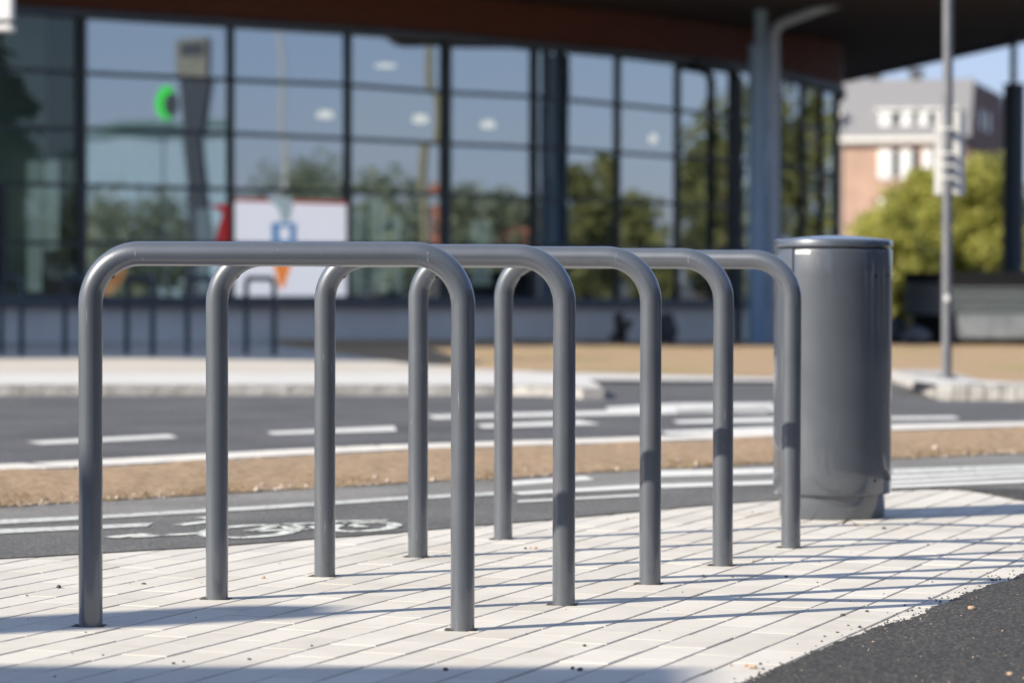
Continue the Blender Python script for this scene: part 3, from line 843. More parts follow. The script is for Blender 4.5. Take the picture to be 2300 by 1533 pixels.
# ------------------------------------------------------------------ litter bin
def litter_bin():
    p = G(1870, 1168.5)
    cy = p.y+0.163
    cx = (1870.5-PW/2)/F*cy
    t = thing('litter_bin', 'tall grey round steel litter bin at the end of the stand row', 'litter bin', (cx, cy, 0))
    RBd = 0.1785
    # seam angle: left front
    sx = (1772-1870.5)/132.5
    th_s = -(PI/2) + math.asin(sx)
    def groove(a, z):
        d = math.atan2(math.sin(a-th_s), math.cos(a-th_s))
        return -0.011 if abs(d) < 0.011 else 0
    foot = MB().lathe([(0.158, 0.0), (0.160, 0.004), (0.160, 0.079), (0.15, 0.08)], 128)
    foot.build('foot', BINSTEEL, t, world=False, smooth=True, angle=40)
    prof = [(0.166, 0.0785), (RBd-0.006, 0.0735), (RBd-0.002, 0.0755), (RBd, 0.080)]
    prof += [(RBd, 0.08+0.725*k/10) for k in range(1, 11)]
    prof += [(RBd-0.001, 0.809), (RBd-0.005, 0.8125), (RBd-0.02, 0.8135)]
    MB().lathe(prof, 288, groove).build('body', BINSTEEL, t, world=False, smooth=True, angle=32)
    RL = RBd+0.0006
    lid = [(RL-0.012, 0.8165), (RL-0.003, 0.8165), (RL, 0.8195), (RL, 0.8345), (RL-0.0015, 0.8375), (RL-0.005, 0.8392)]
    lid += [(RL*(1-k/8)*0.96, 0.8402+0.013*math.sin(PI/2*k/8)) for k in range(0, 8)]
    b = MB()
    b.lathe(lid, 160)
    # the lid tips a little towards the street
    for v in b.v: v.z += -0.012*(v.y/RL)*0.0 + 0.0
    b.build('lid', BINSTEEL, t, world=False, smooth=True, angle=28)
    nk = MB().lathe([(RBd-0.016, 0.8128), (RBd-0.016, 0.8172)], 64)
    nk.build('lid_gap', DARK, t, world=False)
    def surf(px, z, off=0.0007):
        s = (px-1870.5)/132.5
        a = -(PI/2)+math.asin(max(-0.99, min(0.99, s)))
        return a
    for px, py in ((1955, 620), (1986, 618), (1955.5, 1079), (1986.5, 1077)):
        a = surf(px, 0)
        z = CZ + (614.4+0.0021*(px-1150)-py)/F*(cy-RBd*0.8)
        n = Vector((math.cos(a), math.sin(a), 0)); e = Vector((-n.y, n.x, 0))
        c = n*(RBd+0.0007)+Vector((0, 0, z))
        b = MB(); ring = [c+(e*math.cos(2*PI*k/12)+Vector((0, 0, 1))*math.sin(2*PI*k/12))*0.0048 for k in range(12)]
        b.add(ring+[r-n*0.004 for r in ring], [tuple(range(12))]+[(k, 12+k, 12+(k+1) % 12, (k+1) % 12) for k in range(12)])
        b.build('screw_hole', DARK, t, world=False)
    # sticker
    b = MB(); g = []
    a0, a1 = surf(1778, 0), surf(1808, 0)
    for k in range(7):
        a = a0+(a1-a0)*k/6
        for z in (0.7955, 0.8062): g.append((math.cos(a)*(RBd+0.0008), math.sin(a)*(RBd+0.0008), z))
    b.add(g, [(2*k, 2*k+2, 2*k+3, 2*k+1) for k in range(6)])
    st = b.build('sticker', STICKER, t, world=False)
    b = MB()
    rr = random.Random(5)
    for k in range(7):
        u0 = 0.10+k*0.115; 
        a = a0+(a1-a0)*u0; a2 = a0+(a1-a0)*(u0+0.06+0.03*rr.random())
        R = RBd+0.0013
        b.quad((math.cos(a)*R, math.sin(a)*R, 0.7985), (math.cos(a2)*R, math.sin(a2)*R, 0.7985), (math.cos(a2)*R, math.sin(a2)*R, 0.8015), (math.cos(a)*R, math.sin(a)*R, 0.8015))
    b.build('small_print', SIGNBACK, st, world=False)
    # hinge block under the body's left
    a = surf(1751, 0)
    b = MB(); n = Vector((math.cos(a), math.sin(a), 0))
    c = n*0.160
    b.box((c.x-0.008, c.y-0.008, 0.060), (c.x+0.008, c.y+0.012, 0.0755))
    b.build('latch', DARK, t, world=False)
litter_bin()

# ------------------------------------------------------------------ pebbles and a leaf on the paving
def pebble(name, r, m, p, label, group, seed):
    rr = random.Random(seed)
    bm = bmesh.new(); bmesh.ops.create_icosphere(bm, subdivisions=2, radius=r)
    sx, sy, sz = rr.uniform(0.8, 1.4), rr.uniform(0.8, 1.3), rr.uniform(0.5, 0.8)
    o3 = Vector((seed*3.7, 0, 0))
    for v in bm.verts:
        k = 1+0.35*noise.noise(v.co/r*1.1+o3)
        v.co = Vector((v.co.x*sx*k, v.co.y*sy*k, v.co.z*sz*k))
    me = bpy.data.meshes.new(name); bm.to_mesh(me); bm.free()
    me.materials.append(m)
    o = bpy.data.objects.new(name, me); COL.objects.link(o)
    o.location = (p.x, p.y, p.z+r*sz*0.75)
    tag(o, label, 'pebble', group)
DK = [(132, 1320, .008), (323, 1311, .0055), (230, 1300, .002), (1313, 1450, .005), (1286, 1501, .0045), (1303, 1504, .006), (1001, 1505, .006), (390, 1490, .005), (412, 1485, .003),
      (1645, 1296, .004), (1180, 1232, .005), (1766, 1295, .0045), (1836, 1308, .003), (2094, 1307, .003), (2084, 1223, .003), (840, 1199, .004), (1690, 1150, .003), (1735, 1257, .003),
      (1840, 1262, .003), (1985, 1187, .006), (60, 1337, .003), (1881, 1420, .004), (1893, 1382, .005), (1905, 1404, .003), (700, 1450, .003), (560, 1480, .004), (1533, 1330, .0025), (2150, 1210, .003)]
TN = [(590, 1298, .006), (1580, 1294, .007), (1202, 1232, .006), (1191, 1231, .004), (1690, 1500, .008), (1675, 1495, .006), (1690, 1260, .005), (1640, 1494, .004), (1408, 1165, .006), (2268, 1515, .006), (2182, 1368, .008), (1500, 1397, .003), (1765, 1205, .004), (2130, 1175, .004)]
rr = random.Random(11)
for i in range(26):
    x, y = rr.uniform(30, 2250), rr.uniform(1240, 1525)
    if x > 1500 and y > 1400 - (x-1900)*0.35: continue
    DK.append((x, y, rr.uniform(.0015, .003)))
for i, (x, y, r) in enumerate(DK):
    pebble('pebble', r*0.8, STONE_D, G(x, y), 'small dark pebble lying on the pale paving', 'dark pebbles scattered on the paving', i+1)
for i, (x, y, r) in enumerate(TN):
    pebble('pebble', r*0.8, STONE_T, G(x, y, 0.005 if (x > 2100 and y > 1340) else 0), 'small tan pebble lying on the ground among the stands', 'tan pebbles scattered on the ground', i+101)
# grit on the fresh asphalt
b = MB()
rr = random.Random(21)
for i in range(420):
    x, y = rr.uniform(-0.2, 1.6), rr.uniform(4.9, 7.2)
    px = PW/2+F*x/y; py = 614.4+F*CZ/y
    if px < interp([(1400, 1650), (1698, 1540), (1934, 1440), (2182, 1345), (2330, 1295)][::1], px) * 0 + 0: continue
    ye = interp([(1560, 1590), (1698, 1526), (1934, 1426), (2182, 1331), (2330, 1282)], px)
    if py < ye+6: continue
    r = abs(rr.gauss(0, 0.0010))+0.0007
    vs = []
    for k in range(6):
        d = [(1, 0, 0), (-1, 0, 0), (0, 1, 0), (0, -1, 0), (0, 0, 1), (0, 0, -1)][k]
        q = r*rr.uniform(0.7, 1.4)
        vs.append((x+d[0]*q, y+d[1]*q, 0.0058+r*0.3+d[2]*q*0.7))
    b.add(vs, [(0, 2, 4), (2, 1, 4), (1, 3, 4), (3, 0, 4), (2, 0, 5), (1, 2, 5), (3, 1, 5), (0, 3, 5)])
tag(b.build('grit', STONE_T), 'loose grit on the fresh asphalt in the near corner', 'grit', kind='stuff')
b = MB(); rr = random.Random(31)
for i in range(260):
    u = rr.uniform(1600, 2300)
    p = G(u, interp([(1560, 1590), (1698, 1526), (1934, 1426), (2182, 1331), (2330, 1282)], u)-rr.expovariate(1/9.0)+2, 0.0005)
    stone(b, p, abs(rr.gauss(0, 0.0018))+0.0008, rr)
tag(b.build('asphalt_crumbs', STONE_D), 'dark asphalt crumbs along the ragged edge of the paving', 'crumbs', kind='stuff')
# leaf in front of the bin
p = G(1912, 1180)
b = MB(); vs = []; fs = []
nL = 9
for i in range(nL):
    u = i/(nL-1)
    w = 0.017*math.sin(PI*u**0.8)*(1+0.25*math.sin(u*21))
    zc = 0.003+0.012*math.sin(PI*u)*(0.6+0.4*math.sin(u*5))
    for k in (-1, 0, 1):
        vs.append((p.x+(u-0.5)*0.052, p.y+k*w, zc+abs(k)*0.006*math.sin(u*4+1)))
for i in range(nL-1):
    for k in range(2): fs.append((i*3+k, (i+1)*3+k, (i+1)*3+k+1, i*3+k+1))
b.add(vs, fs)
b.tube([(p.x+0.024, p.y, 0.004), (p.x+0.04, p.y-0.006, 0.003)], 0.0008, 6)
tag(b.build('fallen_leaf', LEAFDRY, smooth=True), 'curled brown dry leaf at the foot of the litter bin', 'leaf')

# ------------------------------------------------------------------ glass building
ZP = [(0, 41.0), (517, 43.3), (780, 44.75), (1000, 46.1), (1195, 47.4), (1385, 49.0), (1520, 50.4), (1650, 52.2), (1748, 53.4), (1815, 54.2), (1876, 55.2)]
XT = [0, 517, 780, 1000, 1195, 1385, 1520, 1650, 1748, 1876]
ROWS = [[25, 57, 73, 88, 107, 124, 140, 152, 172, 205],
        [155, 180, 191, 208, 217, 235, 248, 262, 271, 297],
        [285, 300, 312, 323, 331, 343, 352, 360, 370, 390],
        [412, 425, 431, 437, 444, 453, 459, 465, 471, 490],
        [545, 547, 549, 551, 553, 556, 558, 560, 565, 575],
        [664, 666, 667, 668, 669, 670, 671, 672, 673, 676]]
def fpt(px):
    if 5 < px < 517 and px not in (0, 5):
        a, c = fpt(5), fpt(517)            # the first bays stand in one plane
        ry = ray(px, 614); k_ = ry.x/ry.y
        u = (k_*a[1]-a[0])/((c[0]-a[0])-k_*(c[1]-a[1]))
        x_, Y = a[0]+u*(c[0]-a[0]), a[1]+u*(c[1]-a[1])
        return (x_, Y, [at(px, interp(list(zip(XT, r)), px), Y).z for r in ROWS])
    Y = interp(ZP, px)
    p = at(px, 614, Y)
    zs = [at(px, interp(list(zip(XT, r)), px), Y).z for r in ROWS]
    return (p.x, p.y, zs)
def extra(x, y):
    q = fpt(0 if x < 0 else 1876)
    return (x, y, q[2])
MUL = [extra(-13.1, 35.9), extra(-10.9, 37.67), extra(-8.7, 39.43)]
MULW = [0.08, 0.08, 0.08]
for px, w in ((5, 0.11), (182, 0.13), (517, 0.075), (780, 0.085), (1000, 0.16), (1198, 0.11), (1385, 0.075), (1520, 0.07), (1640, 0.08), (1748, 0.06), (1800, 0.05), (1842, 0.05), (1876, 0.07)):
    MUL.append(fpt(px)); MULW.append(w)
MUL += [extra(5.93, 57.0), extra(5.95, 59.5), extra(5.7, 63.0), extra(5.0, 68.0)]
MULW += [0.06]*4
def outn(i):
    a = MUL[max(i-1, 0)]; c = MUL[min(i+1, len(MUL)-1)]
    d = Vector((c[0]-a[0], c[1]-a[1], 0)).normalized()
    return Vector((d.y, -d.x, 0)), d
B = thing('terminal_building', 'long glass fronted building with a dark red timber fascia across the road', 'building', (0, 46, 0))
def P3(i, z, out=0.0):
    n, d = outn(i)
    return Vector((MUL[i][0], MUL[i][1], z))+n*out
nm = len(MUL)
grng = random.Random(77)
for i in range(nm-1):
    b = MB()
    for r in range(5):
        a1, a2 = grng.gauss(0, 0.0013), grng.gauss(0, 0.0010)      # panes never sit in one perfect plane
        b.quad(P3(i, MUL[i][2][r+1], a1-a2), P3(i+1, MUL[i+1][2][r+1], -a1-a2), P3(i+1, MUL[i+1][2][r], -a1+a2), P3(i, MUL[i][2][r], a1+a2))
    b.build('window', GLASS_TREETINT if i <= 3 else GLASS, B)
for i in range(nm):
    n, d = outn(i); w = MULW[i]/2
    b = MB()
    z0, z1 = MUL[i][2][5]-0.05, MUL[i][2][0]+0.02
    c = Vector((MUL[i][0], MUL[i][1], 0))
    q = [c-d*w+n*0.05, c+d*w+n*0.05, c+d*w-n*0.08, c-d*w-n*0.08]
    if i == 3: z1 = MUL[i][2][3]
    b.hexa([v+Vector((0, 0, z0)) for v in q]+[v+Vector((0, 0, z1)) for v in q])
    b.build('mullion', FRAME, B)
def rail(name, zf, h, o0, o1, m, top=None):
    b = MB()
    for i in range(nm-1):
        za, zb = zf(i), zf(i+1)
        ha, hb = (h, h) if top is None else (top(i)-za, top(i+1)-zb)
        q = [P3(i, za, o1), P3(i+1, zb, o1), P3(i+1, zb, o0), P3(i, za, o0)]
        q2 = [P3(i, za+ha, o1), P3(i+1, zb+hb, o1), P3(i+1, zb+hb, o0), P3(i, za+ha, o0)]
        b.hexa(q+q2)
    return b.build(name, m, B)
for r in range(1, 5):
    rail('transom', lambda i: MUL[i][2][r]-0.027, 0.054, -0.05, 0.035, FRAME)
rail('head_rail', lambda i: MUL[i][2][0]-0.03, 0.10, -0.05, 0.16, LEDGE)
rail('sill', lambda i: MUL[i][2][5]-0.12, 0.12, -0.1, 0.20, LEDGE)
rail('plinth', lambda i: -0.75, 0, -0.25, 0.05, PLINTH, top=lambda i: MUL[i][2][5]-0.122)
ZS = 4.78
rail('fascia', lambda i: MUL[i][2][0]+0.072, 0, -0.2, 0.10, WOOD, top=lambda i: ZS+0.05)
# roof with the canopy over the corner
roof = [(-24, 22.0), (-11.06, 27.2), (-8.45, 25.8), (-9.2, 34), (-7, 38.4), (0, 42.9), (3.5, 44.6), (8.72, 44.9), (8.95, 54.2), (7.0, 66), (2, 76), (-30, 60)]  # left overhang and prow, out of view, are shaped to cast shade
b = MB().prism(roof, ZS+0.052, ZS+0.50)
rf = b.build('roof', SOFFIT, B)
b = MB()
n = len(roof)
for i in range(n):
    a, c = Vector((*roof[i], 0)), Vector((*roof[(i+1) % n], 0))
    d = (c-a).normalized(); nn = Vector((d.y, -d.x, 0))
    q = [a+nn*0.01, c+nn*0.01, c+nn*0.06, a+nn*0.06]
    b.hexa([v+Vector((0, 0, ZS)) for v in q]+[v+Vector((0, 0, ZS+0.56)) for v in q])
b.build('roof_edge', ROOFEDGE, rf)
# interior
bw = [(-20, 40.5), (-12, 46.0), (-5, 52.0), (-1.0, 57.0), (2.0, 63.0), (4.6, 67.6)]
b = MB()
for (xa, ya), (xb, yb) in zip(bw, bw[1:]):
    b.quad((xa, ya, -0.6), (xb, yb, -0.6), (xb, yb, 4.79), (xa, ya, 4.79))
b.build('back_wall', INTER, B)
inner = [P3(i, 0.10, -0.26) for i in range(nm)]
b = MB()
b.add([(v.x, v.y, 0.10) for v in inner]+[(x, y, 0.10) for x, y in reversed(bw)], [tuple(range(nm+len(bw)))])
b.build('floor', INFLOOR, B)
b = MB()
b.quad(P3(0, 0.1, -0.9), P3(4, 0.1, -0.9), P3(4, 4.6, -0.9), P3(0, 4.6, -0.9))
b.build('reflection_backing', REFLECT_BOARD, B)  # backing added in place of a tree canopy reflected in the left panes

# columns and rain pipe of the canopy
def column(px0, px1, Y, ytop, ynarrow, n0, n1, m, label):
    w = (px1-px0)/F*Y/2
    c = at((px0+px1)/2, 614, Y)
    zb = gz(c.x, c.y)-0.05
    t = thing('canopy_column', label, 'column', (c.x, c.y, zb))
    zn = at(px0, ynarrow, Y).z
    MB().tube([(c.x, c.y, zb), (c.x, c.y, zn-0.05), (c.x, c.y, zn)], w, 28).build('shaft', m, t, smooth=True, angle=50)
    w2 = (n1-n0)/F*Y/2; cx = at((n0+n1)/2, 614, Y).x
    MB().tube([(cx, c.y, zn+0.001), (cx, c.y, ZS+0.05)], w2, 20).build('neck', m, t, smooth=True, angle=50)
    MB().tube([(c.x, c.y, zn-0.03), (c.x, c.y, zn+0.012)], w*1.06, 28).build('collar', m, t, smooth=True, angle=50)
    return t
column(1680, 1724, 48.5, 0, 103, 1692, 1722, COLUMN, 'blue grey steel column standing before the glass wall, beside the rain pipe')
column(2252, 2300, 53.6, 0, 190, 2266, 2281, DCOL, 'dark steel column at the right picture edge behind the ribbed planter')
Y = 48.3
pp = [at(1738, y, Y) for y in (790, 500, 250, 110)]
bend = [at(1738, 84, Y), at(1741, 68, Y), at(1750, 56, Y), at(1766, 48, Y)]
pe = [at(1850, 17, Y-0.3), at(1960, -22, Y-0.6)]
path = pp+bend+pe
path[0].z = gz(path[0].x, path[0].y)-0.05
o = MB().tube(path, 0.082, 20).build('rain_pipe', PIPE, smooth=True, angle=60)
tag(o, 'grey rain pipe running up beside the blue column and bending under the canopy', 'rain pipe')

# bent dark downpipe before the last windows, a reflection built as a solid tube
def glass_front(px, py, out):
    Y = interp(ZP, px); q = at(px, py, Y)
    pa, pb = at(px-5, 614, interp(ZP, px-5)), at(px+5, 614, interp(ZP, px+5))
    d = (pb-pa).normalized()
    return q + Vector((d.y, -d.x, 0))*out
pth = [glass_front(1626, y, 0.26) for y in (700, 500, 300, 190)]+[glass_front(1624, 174, 0.26), glass_front(1616, 162, 0.26), glass_front(1602, 156, 0.25), glass_front(1536, 145, 0.22)]
bx, by = pth[0].x, pth[0].y
pth = [Vector((bx, by, p.z)) if i < 4 else p for i, p in enumerate(pth)]
pth[0].z = gz(bx, by)-0.05
tag(MB().tube(pth, 0.07, 16).build('mirror_pipe', DCOL, smooth=True, angle=60), 'slim dark bent downpipe standing for a reflection before the last windows left of the blue column', 'mirror_pipe')

# white sign box at the upper left
t = thing('sign_box', 'white box sign hanging at the upper left corner of the picture', 'sign', at(-10, 30, 30.0))
c = t.location
b = MB(); b.box((c.x-0.45, c.y-0.1, c.z-0.07), (c.x+0.165, c.y+0.1, c.z+0.62)); b.build('panel', WHITE, t, bevel=0.01)
b = MB(); b.box((c.x-0.45, c.y-0.13, c.z-0.172), (c.x+0.170, c.y+0.13, c.z-0.115)); b.build('lower_rail', WHITE, t, bevel=0.008)
b = MB(); b.box((c.x-0.45, c.y-0.05, c.z-0.114), (c.x+0.150, c.y+0.05, c.z-0.071)); b.build('spacer', WINDARK, t)
b = MB(); b.tube([(c.x-0.36, c.y+0.16, gz(c.x, c.y)-0.1), (c.x-0.36, c.y+0.16, c.z+0.7)], 0.05, 14); b.build('post', GALV, t, smooth=True)

# ------------------------------------------------------------------ things inside the glass
def inside(px, py, depth):
    p = fpt(px)
    q = at(px, py, p[1])
    d = (q-CAM).normalized()
    return q + d*depth
def panel(b, pts_px, back=0.0, out=None):
    """polygon on the window plane, moved `back` along the inward normal"""
    vs = []
    for px, py in pts_px:
        Y = interp(ZP, px); q = at(px, py, Y)
        e = 5.0
        pa, pb = at(px-e, 614, interp(ZP, px-e)), at(px+e, 614, interp(ZP, px+e))
        d = (pb-pa).normalized(); n = Vector((d.y, -d.x, 0))
        vs.append(q-n*back)
    b.add(vs, [tuple(range(len(vs)))])
    return vs
def slab(name, pts, back, m, parent=None, th=0.012):
    b = MB()
    f = panel(b, pts, back); 
    k = len(f)
    bk = panel(b, pts, back+th)
    b.f[-1] = tuple(reversed(b.f[-1]))
    o0 = 0
    for i in range(k):
        j = (i+1) % k
        b.f.append((i, i+k, j+k, j)); b.r.append(0.5)
    return b.build(name, m, parent)

t = thing('poster', 'white poster, given a glow of its own, with a red top edge and an orange cone shape on the window', 'poster', at(650, 668, 44))
slab('sheet', [(526, 452), (778, 460), (778, 664), (526, 664)], -0.030, POSTER, t)
slab('red_border', [(526, 445), (778, 452), (778, 460), (526, 452)], -0.032, POSTRED, t)
slab('blue_print', [(606, 500), (662, 501), (660, 556), (608, 556)], -0.045, POSTBLUE, t)
slab('pale_print', [(622, 510), (646, 510), (645, 540), (623, 540)], -0.060, POSTER, t)
slab('orange_cone', [(608, 558), (660, 558), (648, 600), (632, 650), (622, 640), (612, 600)], -0.045, ORANGE, t)
slab('grey_print', [(594, 442), (650, 442), (654, 466), (646, 498), (628, 498), (622, 470)], -0.046, POSTGREY, t)
t = thing('banner', 'white banner with a dark red curved stripe left of the white poster', 'banner', at(480, 668, 43))
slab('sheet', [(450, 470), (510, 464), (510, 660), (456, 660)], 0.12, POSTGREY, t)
slab('red_stripe', [(470, 462), (511, 458), (511, 548), (478, 566), (490, 512), (502, 478)], -0.030, POSTRED, t)
tag(slab('orange_sticker', [(232, 606), (288, 598), (276, 632), (250, 662), (222, 662)], 0.02, ORANGE), 'orange and yellow sticker on the glass below the front stand\'s left bend', 'sticker')
# pendant lamps
LAB = ['warm pendant lamp glowing in the window above the white poster', 'warm pendant lamp beside the ochre post reflection in the middle windows', 'warm pendant lamp in the windows left of the thick mullion',
       'small warm pendant lamp in the right part of the glass wall', 'flat warm ceiling lamp high in the middle windows']
for i, (px, py, w, h) in enumerate([(730, 258, 62, 30), (944, 268, 56, 34), (1096, 280, 52, 30), (1467, 312, 30, 34), (866, 148, 76, 16)]):
    p = inside(px, py, 1.6)
    s = p.y/F
    t = thing('pendant_lamp', LAB[i], 'lamp', p, 0, 'warm lamps inside the glass building')
    rw, hh = w*s*0.33, h*s*0.55
    prof = [(rw*0.2, hh*0.62), (rw*0.62, hh*0.5), (rw*0.92, hh*0.2), (rw, -hh*0.1), (rw*0.9, -hh*0.36), (rw*0.5, -hh*0.5)]
    MB().lathe([(r, p.z+z) for r, z in prof], 24, c=(p.x, p.y)).build('shade', LAMP, t, smooth=True, angle=60)
    MB().tube([(p.x, p.y, p.z+hh*0.9), (p.x, p.y, 4.7)], 0.008, 6).build('cord', FRAME, t)
# white display stands inside
DL = ['white upright display board on the left inside the first window', 'second white upright display board inside the first window', 'pale display board inside the window right of the white poster',
      'pale tall display board in the middle of the window right of the poster', 'pale display board beside the thick dark mullion', 'pale display board under the red house reflection']
for i, (xa, xb, ya, yb) in enumerate([(104, 134, 360, 655), (142, 172, 358, 560), (832, 868, 470, 660), (880, 918, 450, 660), (930, 952, 480, 655), (1108, 1150, 492, 640)]):
    t = thing('display_board', DL[i], 'display board', at((xa+xb)/2, 664, interp(ZP, (xa+xb)/2)), 0, 'white display boards behind the glass')
    slab('board', [(xa, ya), (xb, ya), (xb, yb), (xa, yb)], 0.45, POSTGREY if i > 1 else POSTGREY, t, 0.04)  # boards carry the added glow of the grey print
    slab('stand', [(xa-4, yb), (xb+4, yb), (xb+4, 667), (xa-4, 667)], 0.43, FRAME, t, 0.1)

# ------------------------------------------------------------------ bus stop sign pole
def bus_sign():
    base = G(2126, 849, 0.08); Y = base.y
    t = thing('bus_stop_sign', 'tall grey pole carrying a narrow white sign plate seen from behind', 'sign', base)
    top = at(2125, -30, Y)
    s = Y/F
    MB().tube([base, (base.x, base.y, base.z+1.2), (base.x-0.002, base.y, top.z)], 11.5*s, 18).build('pole', GALV, t, smooth=True, angle=60)
    yb = Y+0.09
    def plate(name, x0, x1, y0, y1, m, dy=0.0, th=0.012):
        a, c = at(x0, y1, Y), at(x1, y0, Y)
        b = MB(); b.box((a.x, yb+dy, a.z), (c.x, yb+dy+th, c.z)); return b.build(name, m, t, bevel=0.003)
    plate('main_plate', 2103, 2173, 251, 438, SIGNBACK, 0.003)
    plate('top_plate', 2106, 2170, 255, 350, SIGNBACK, 0.0)
    plate('line_plate', 2105, 2171, 353, 372, SIGNBACK, -0.001)
    plate('line_plate', 2104, 2172, 373, 399, SIGNBACK, -0.001)
    plate('line_plate', 2104, 2172, 400.5, 436, SIGNBACK, -0.001)
    for y in (290, 345, 372, 400):
        z = at(2125, y, Y).z
        b = MB(); b.box((base.x-12*s, base.y-12*s, z-0.008), (base.x+12*s, base.y+0.089, z+0.012))
        b.build('clamp', SIGNBACK, t, bevel=0.003)
    z = at(2121, 669, Y).z
    b = MB(); b.box((base.x-0.022, base.y-11.5*s-0.006, z-0.022), (base.x+0.012, base.y-11.5*s+0.02, z+0.022)); b.build('sticker', WHITE, t, bevel=0.003)
    MB().tube([(base.x, base.y, base.z-0.01), (base.x, base.y, base.z+0.02)], 22*s, 18).build('base_plate', GALV, t, smooth=True)
bus_sign()

# ------------------------------------------------------------------ ribbed planter at the right
def planter():
    Y0 = 46.0
    l = at(2056, 614, Y0)
    x0 = l.x
    t = thing('ribbed_planter', 'long grey ribbed steel planter with a black rim at the right edge', 'planter', (x0+2, Y0, gz(x0+2, Y0)))
    def rounded(e, x1=x0+7.0, dep=2.2):
        r = dep/2
        cx, cy = x0+r, Y0+r
        pts = []
        for k in range(17):
            a = PI/2 + PI*k/16
            pts.append((x0+0.45*r+(r+e)*math.cos(a)*0.45, cy+(r+e)*math.sin(a)))
        pts += [(x1, cy-r-e), (x1, cy+r+e)]
        return pts
    zr = at(2100, 706, Y0).z; zt = at(2100, 634, Y0).z; z2 = at(2100, 611, Y0).z
    MB().prism(rounded(-0.035), zr+0.004, zt-0.002).build('ribbed_backing', PLANTRIM, t, smooth=True, angle=30)
    b = MB(); ns = 8; hs = (zt-zr)/ns
    for k in range(ns): b.prism(rounded(0), zr+k*hs, zr+(k+0.78)*hs)
    b.build('ribbed_side', PLANTER, t, smooth=True, angle=30)
    MB().prism(rounded(0.06), zt+0.002, z2).build('rim', PLANTRIM, t, smooth=True, angle=30)
    MB().prism(rounded(-0.25), -0.7, zr-0.002).build('recessed_base', PLANTRIM, t, smooth=True, angle=30)
    a, c = at(2152, 762, Y0-0.1), at(2420, 702, Y0-0.1)
    b = MB(); b.box((a.x, Y0-0.02, a.z), (c.x, Y0+0.24, c.z-0.01))
    b.build('pale_plinth', TANK, t, bevel=0.03)
planter()

def boulder(name, px, py, w, h, Y, m, label, cat, seed):
    c = at(px, py, Y); s = Y/F
    bm = bmesh.new(); bmesh.ops.create_icosphere(bm, subdivisions=3, radius=1)
    for v in bm.verts:
        k = 1+0.3*noise.noise(v.co*1.3+Vector((seed*5.1, 0, 0)))+0.1*noise.noise(v.co*3.5)
        v.co = Vector((v.co.x*k*w*s/2, v.co.y*k*w*s/2, v.co.z*k*h*s/2))
    me = bpy.data.meshes.new(name); bm.to_mesh(me); bm.free(); me.materials.append(m)
    o = bpy.data.objects.new(name, me); COL.objects.link(o); o.location = c
    tag(o, label, cat)
boulder('boulder', 1492, 742, 58, 78, 48.0, ROCK, 'dark boulder at the foot of the glass building, behind the third stand', 'boulder', 1)
boulder('boulder', 2010, 740, 40, 64, 47.5, ROCK, 'dark boulder right of the litter bin, left of the ribbed planter', 'boulder', 2)
boulder('boulder', 2056, 754, 64, 40, 46.2, GREYROCK, 'low grey boulder under the left end of the ribbed planter', 'boulder', 3)

# ------------------------------------------------------------------ trees
def leaf_cloud(b, rr, centres, n, size):
    for i in range(n):
        c, r = rr.choice(centres)
        d = Vector((rr.gauss(0, 1), rr.gauss(0, 1), rr.gauss(0, 1))).normalized()
        p = c + d*r*(rr.random()**0.4)
        n1 = (d*0.6+Vector((rr.gauss(0, .5), rr.gauss(0, .5), rr.gauss(0.3, .5)))).normalized()
        e1 = n1.orthogonal().normalized(); e2 = n1.cross(e1)
        a = rr.random()*2*PI
        u = (e1*math.cos(a)+e2*math.sin(a)); v = n1.cross(u)
        s = size*rr.uniform(0.6, 1.3)
        b.add([p-u*s, p-v*s*0.55+n1*s*0.1, p+u*s, p+v*s*0.55+n1*s*0.1], [(0, 1, 2, 3)], min(1, max(0, rr.gauss(0.5, 0.24))))

def tree(name, base, hgt, rad, low, n, size, lm, label, cat, seed, clumps=26, group=None):
    rr = random.Random(seed)
    t = thing(name, label, cat, base, 0, group)
    base = Vector(base)
    b = MB()
    th = hgt*0.7
    b.tube([base+Vector((0, 0, -0.1)), base+Vector((0.03*th, 0, th*0.3)), base+Vector((-0.02*th, 0.03*th, th*0.65)), base+Vector((0.02*th, 0, th))],
           [hgt*0.032, hgt*0.026, hgt*0.017, hgt*0.006], 10)
    cs = []
    for i in range(clumps):
        u = (i+0.5)/clumps
        z = low + (hgt-low)*u
        prof = math.sin(PI*(0.12+0.80*u))**0.7
        a = rr.random()*2*PI; q = rad*prof*(rr.random()**0.5)*0.85
        c = base+Vector((q*math.cos(a), q*math.sin(a), z))
        cs.append((c, rad*rr.uniform(0.22, 0.42)))
        if i % 3 == 0:
            s0 = base+Vector((0, 0, min(th*0.9, z*0.7)))
            b.tube([s0, s0.lerp(c, 0.55)+Vector((0, 0, -0.05*hgt*0.3)), c], [hgt*0.010, hgt*0.007, hgt*0.003], 6)
    b.build('trunk', BARK, t, smooth=True, angle=60)
    b = MB(); leaf_cloud(b, rr, cs, n, size)
    b.build('crown', lm, t, rnd=True)
    return t

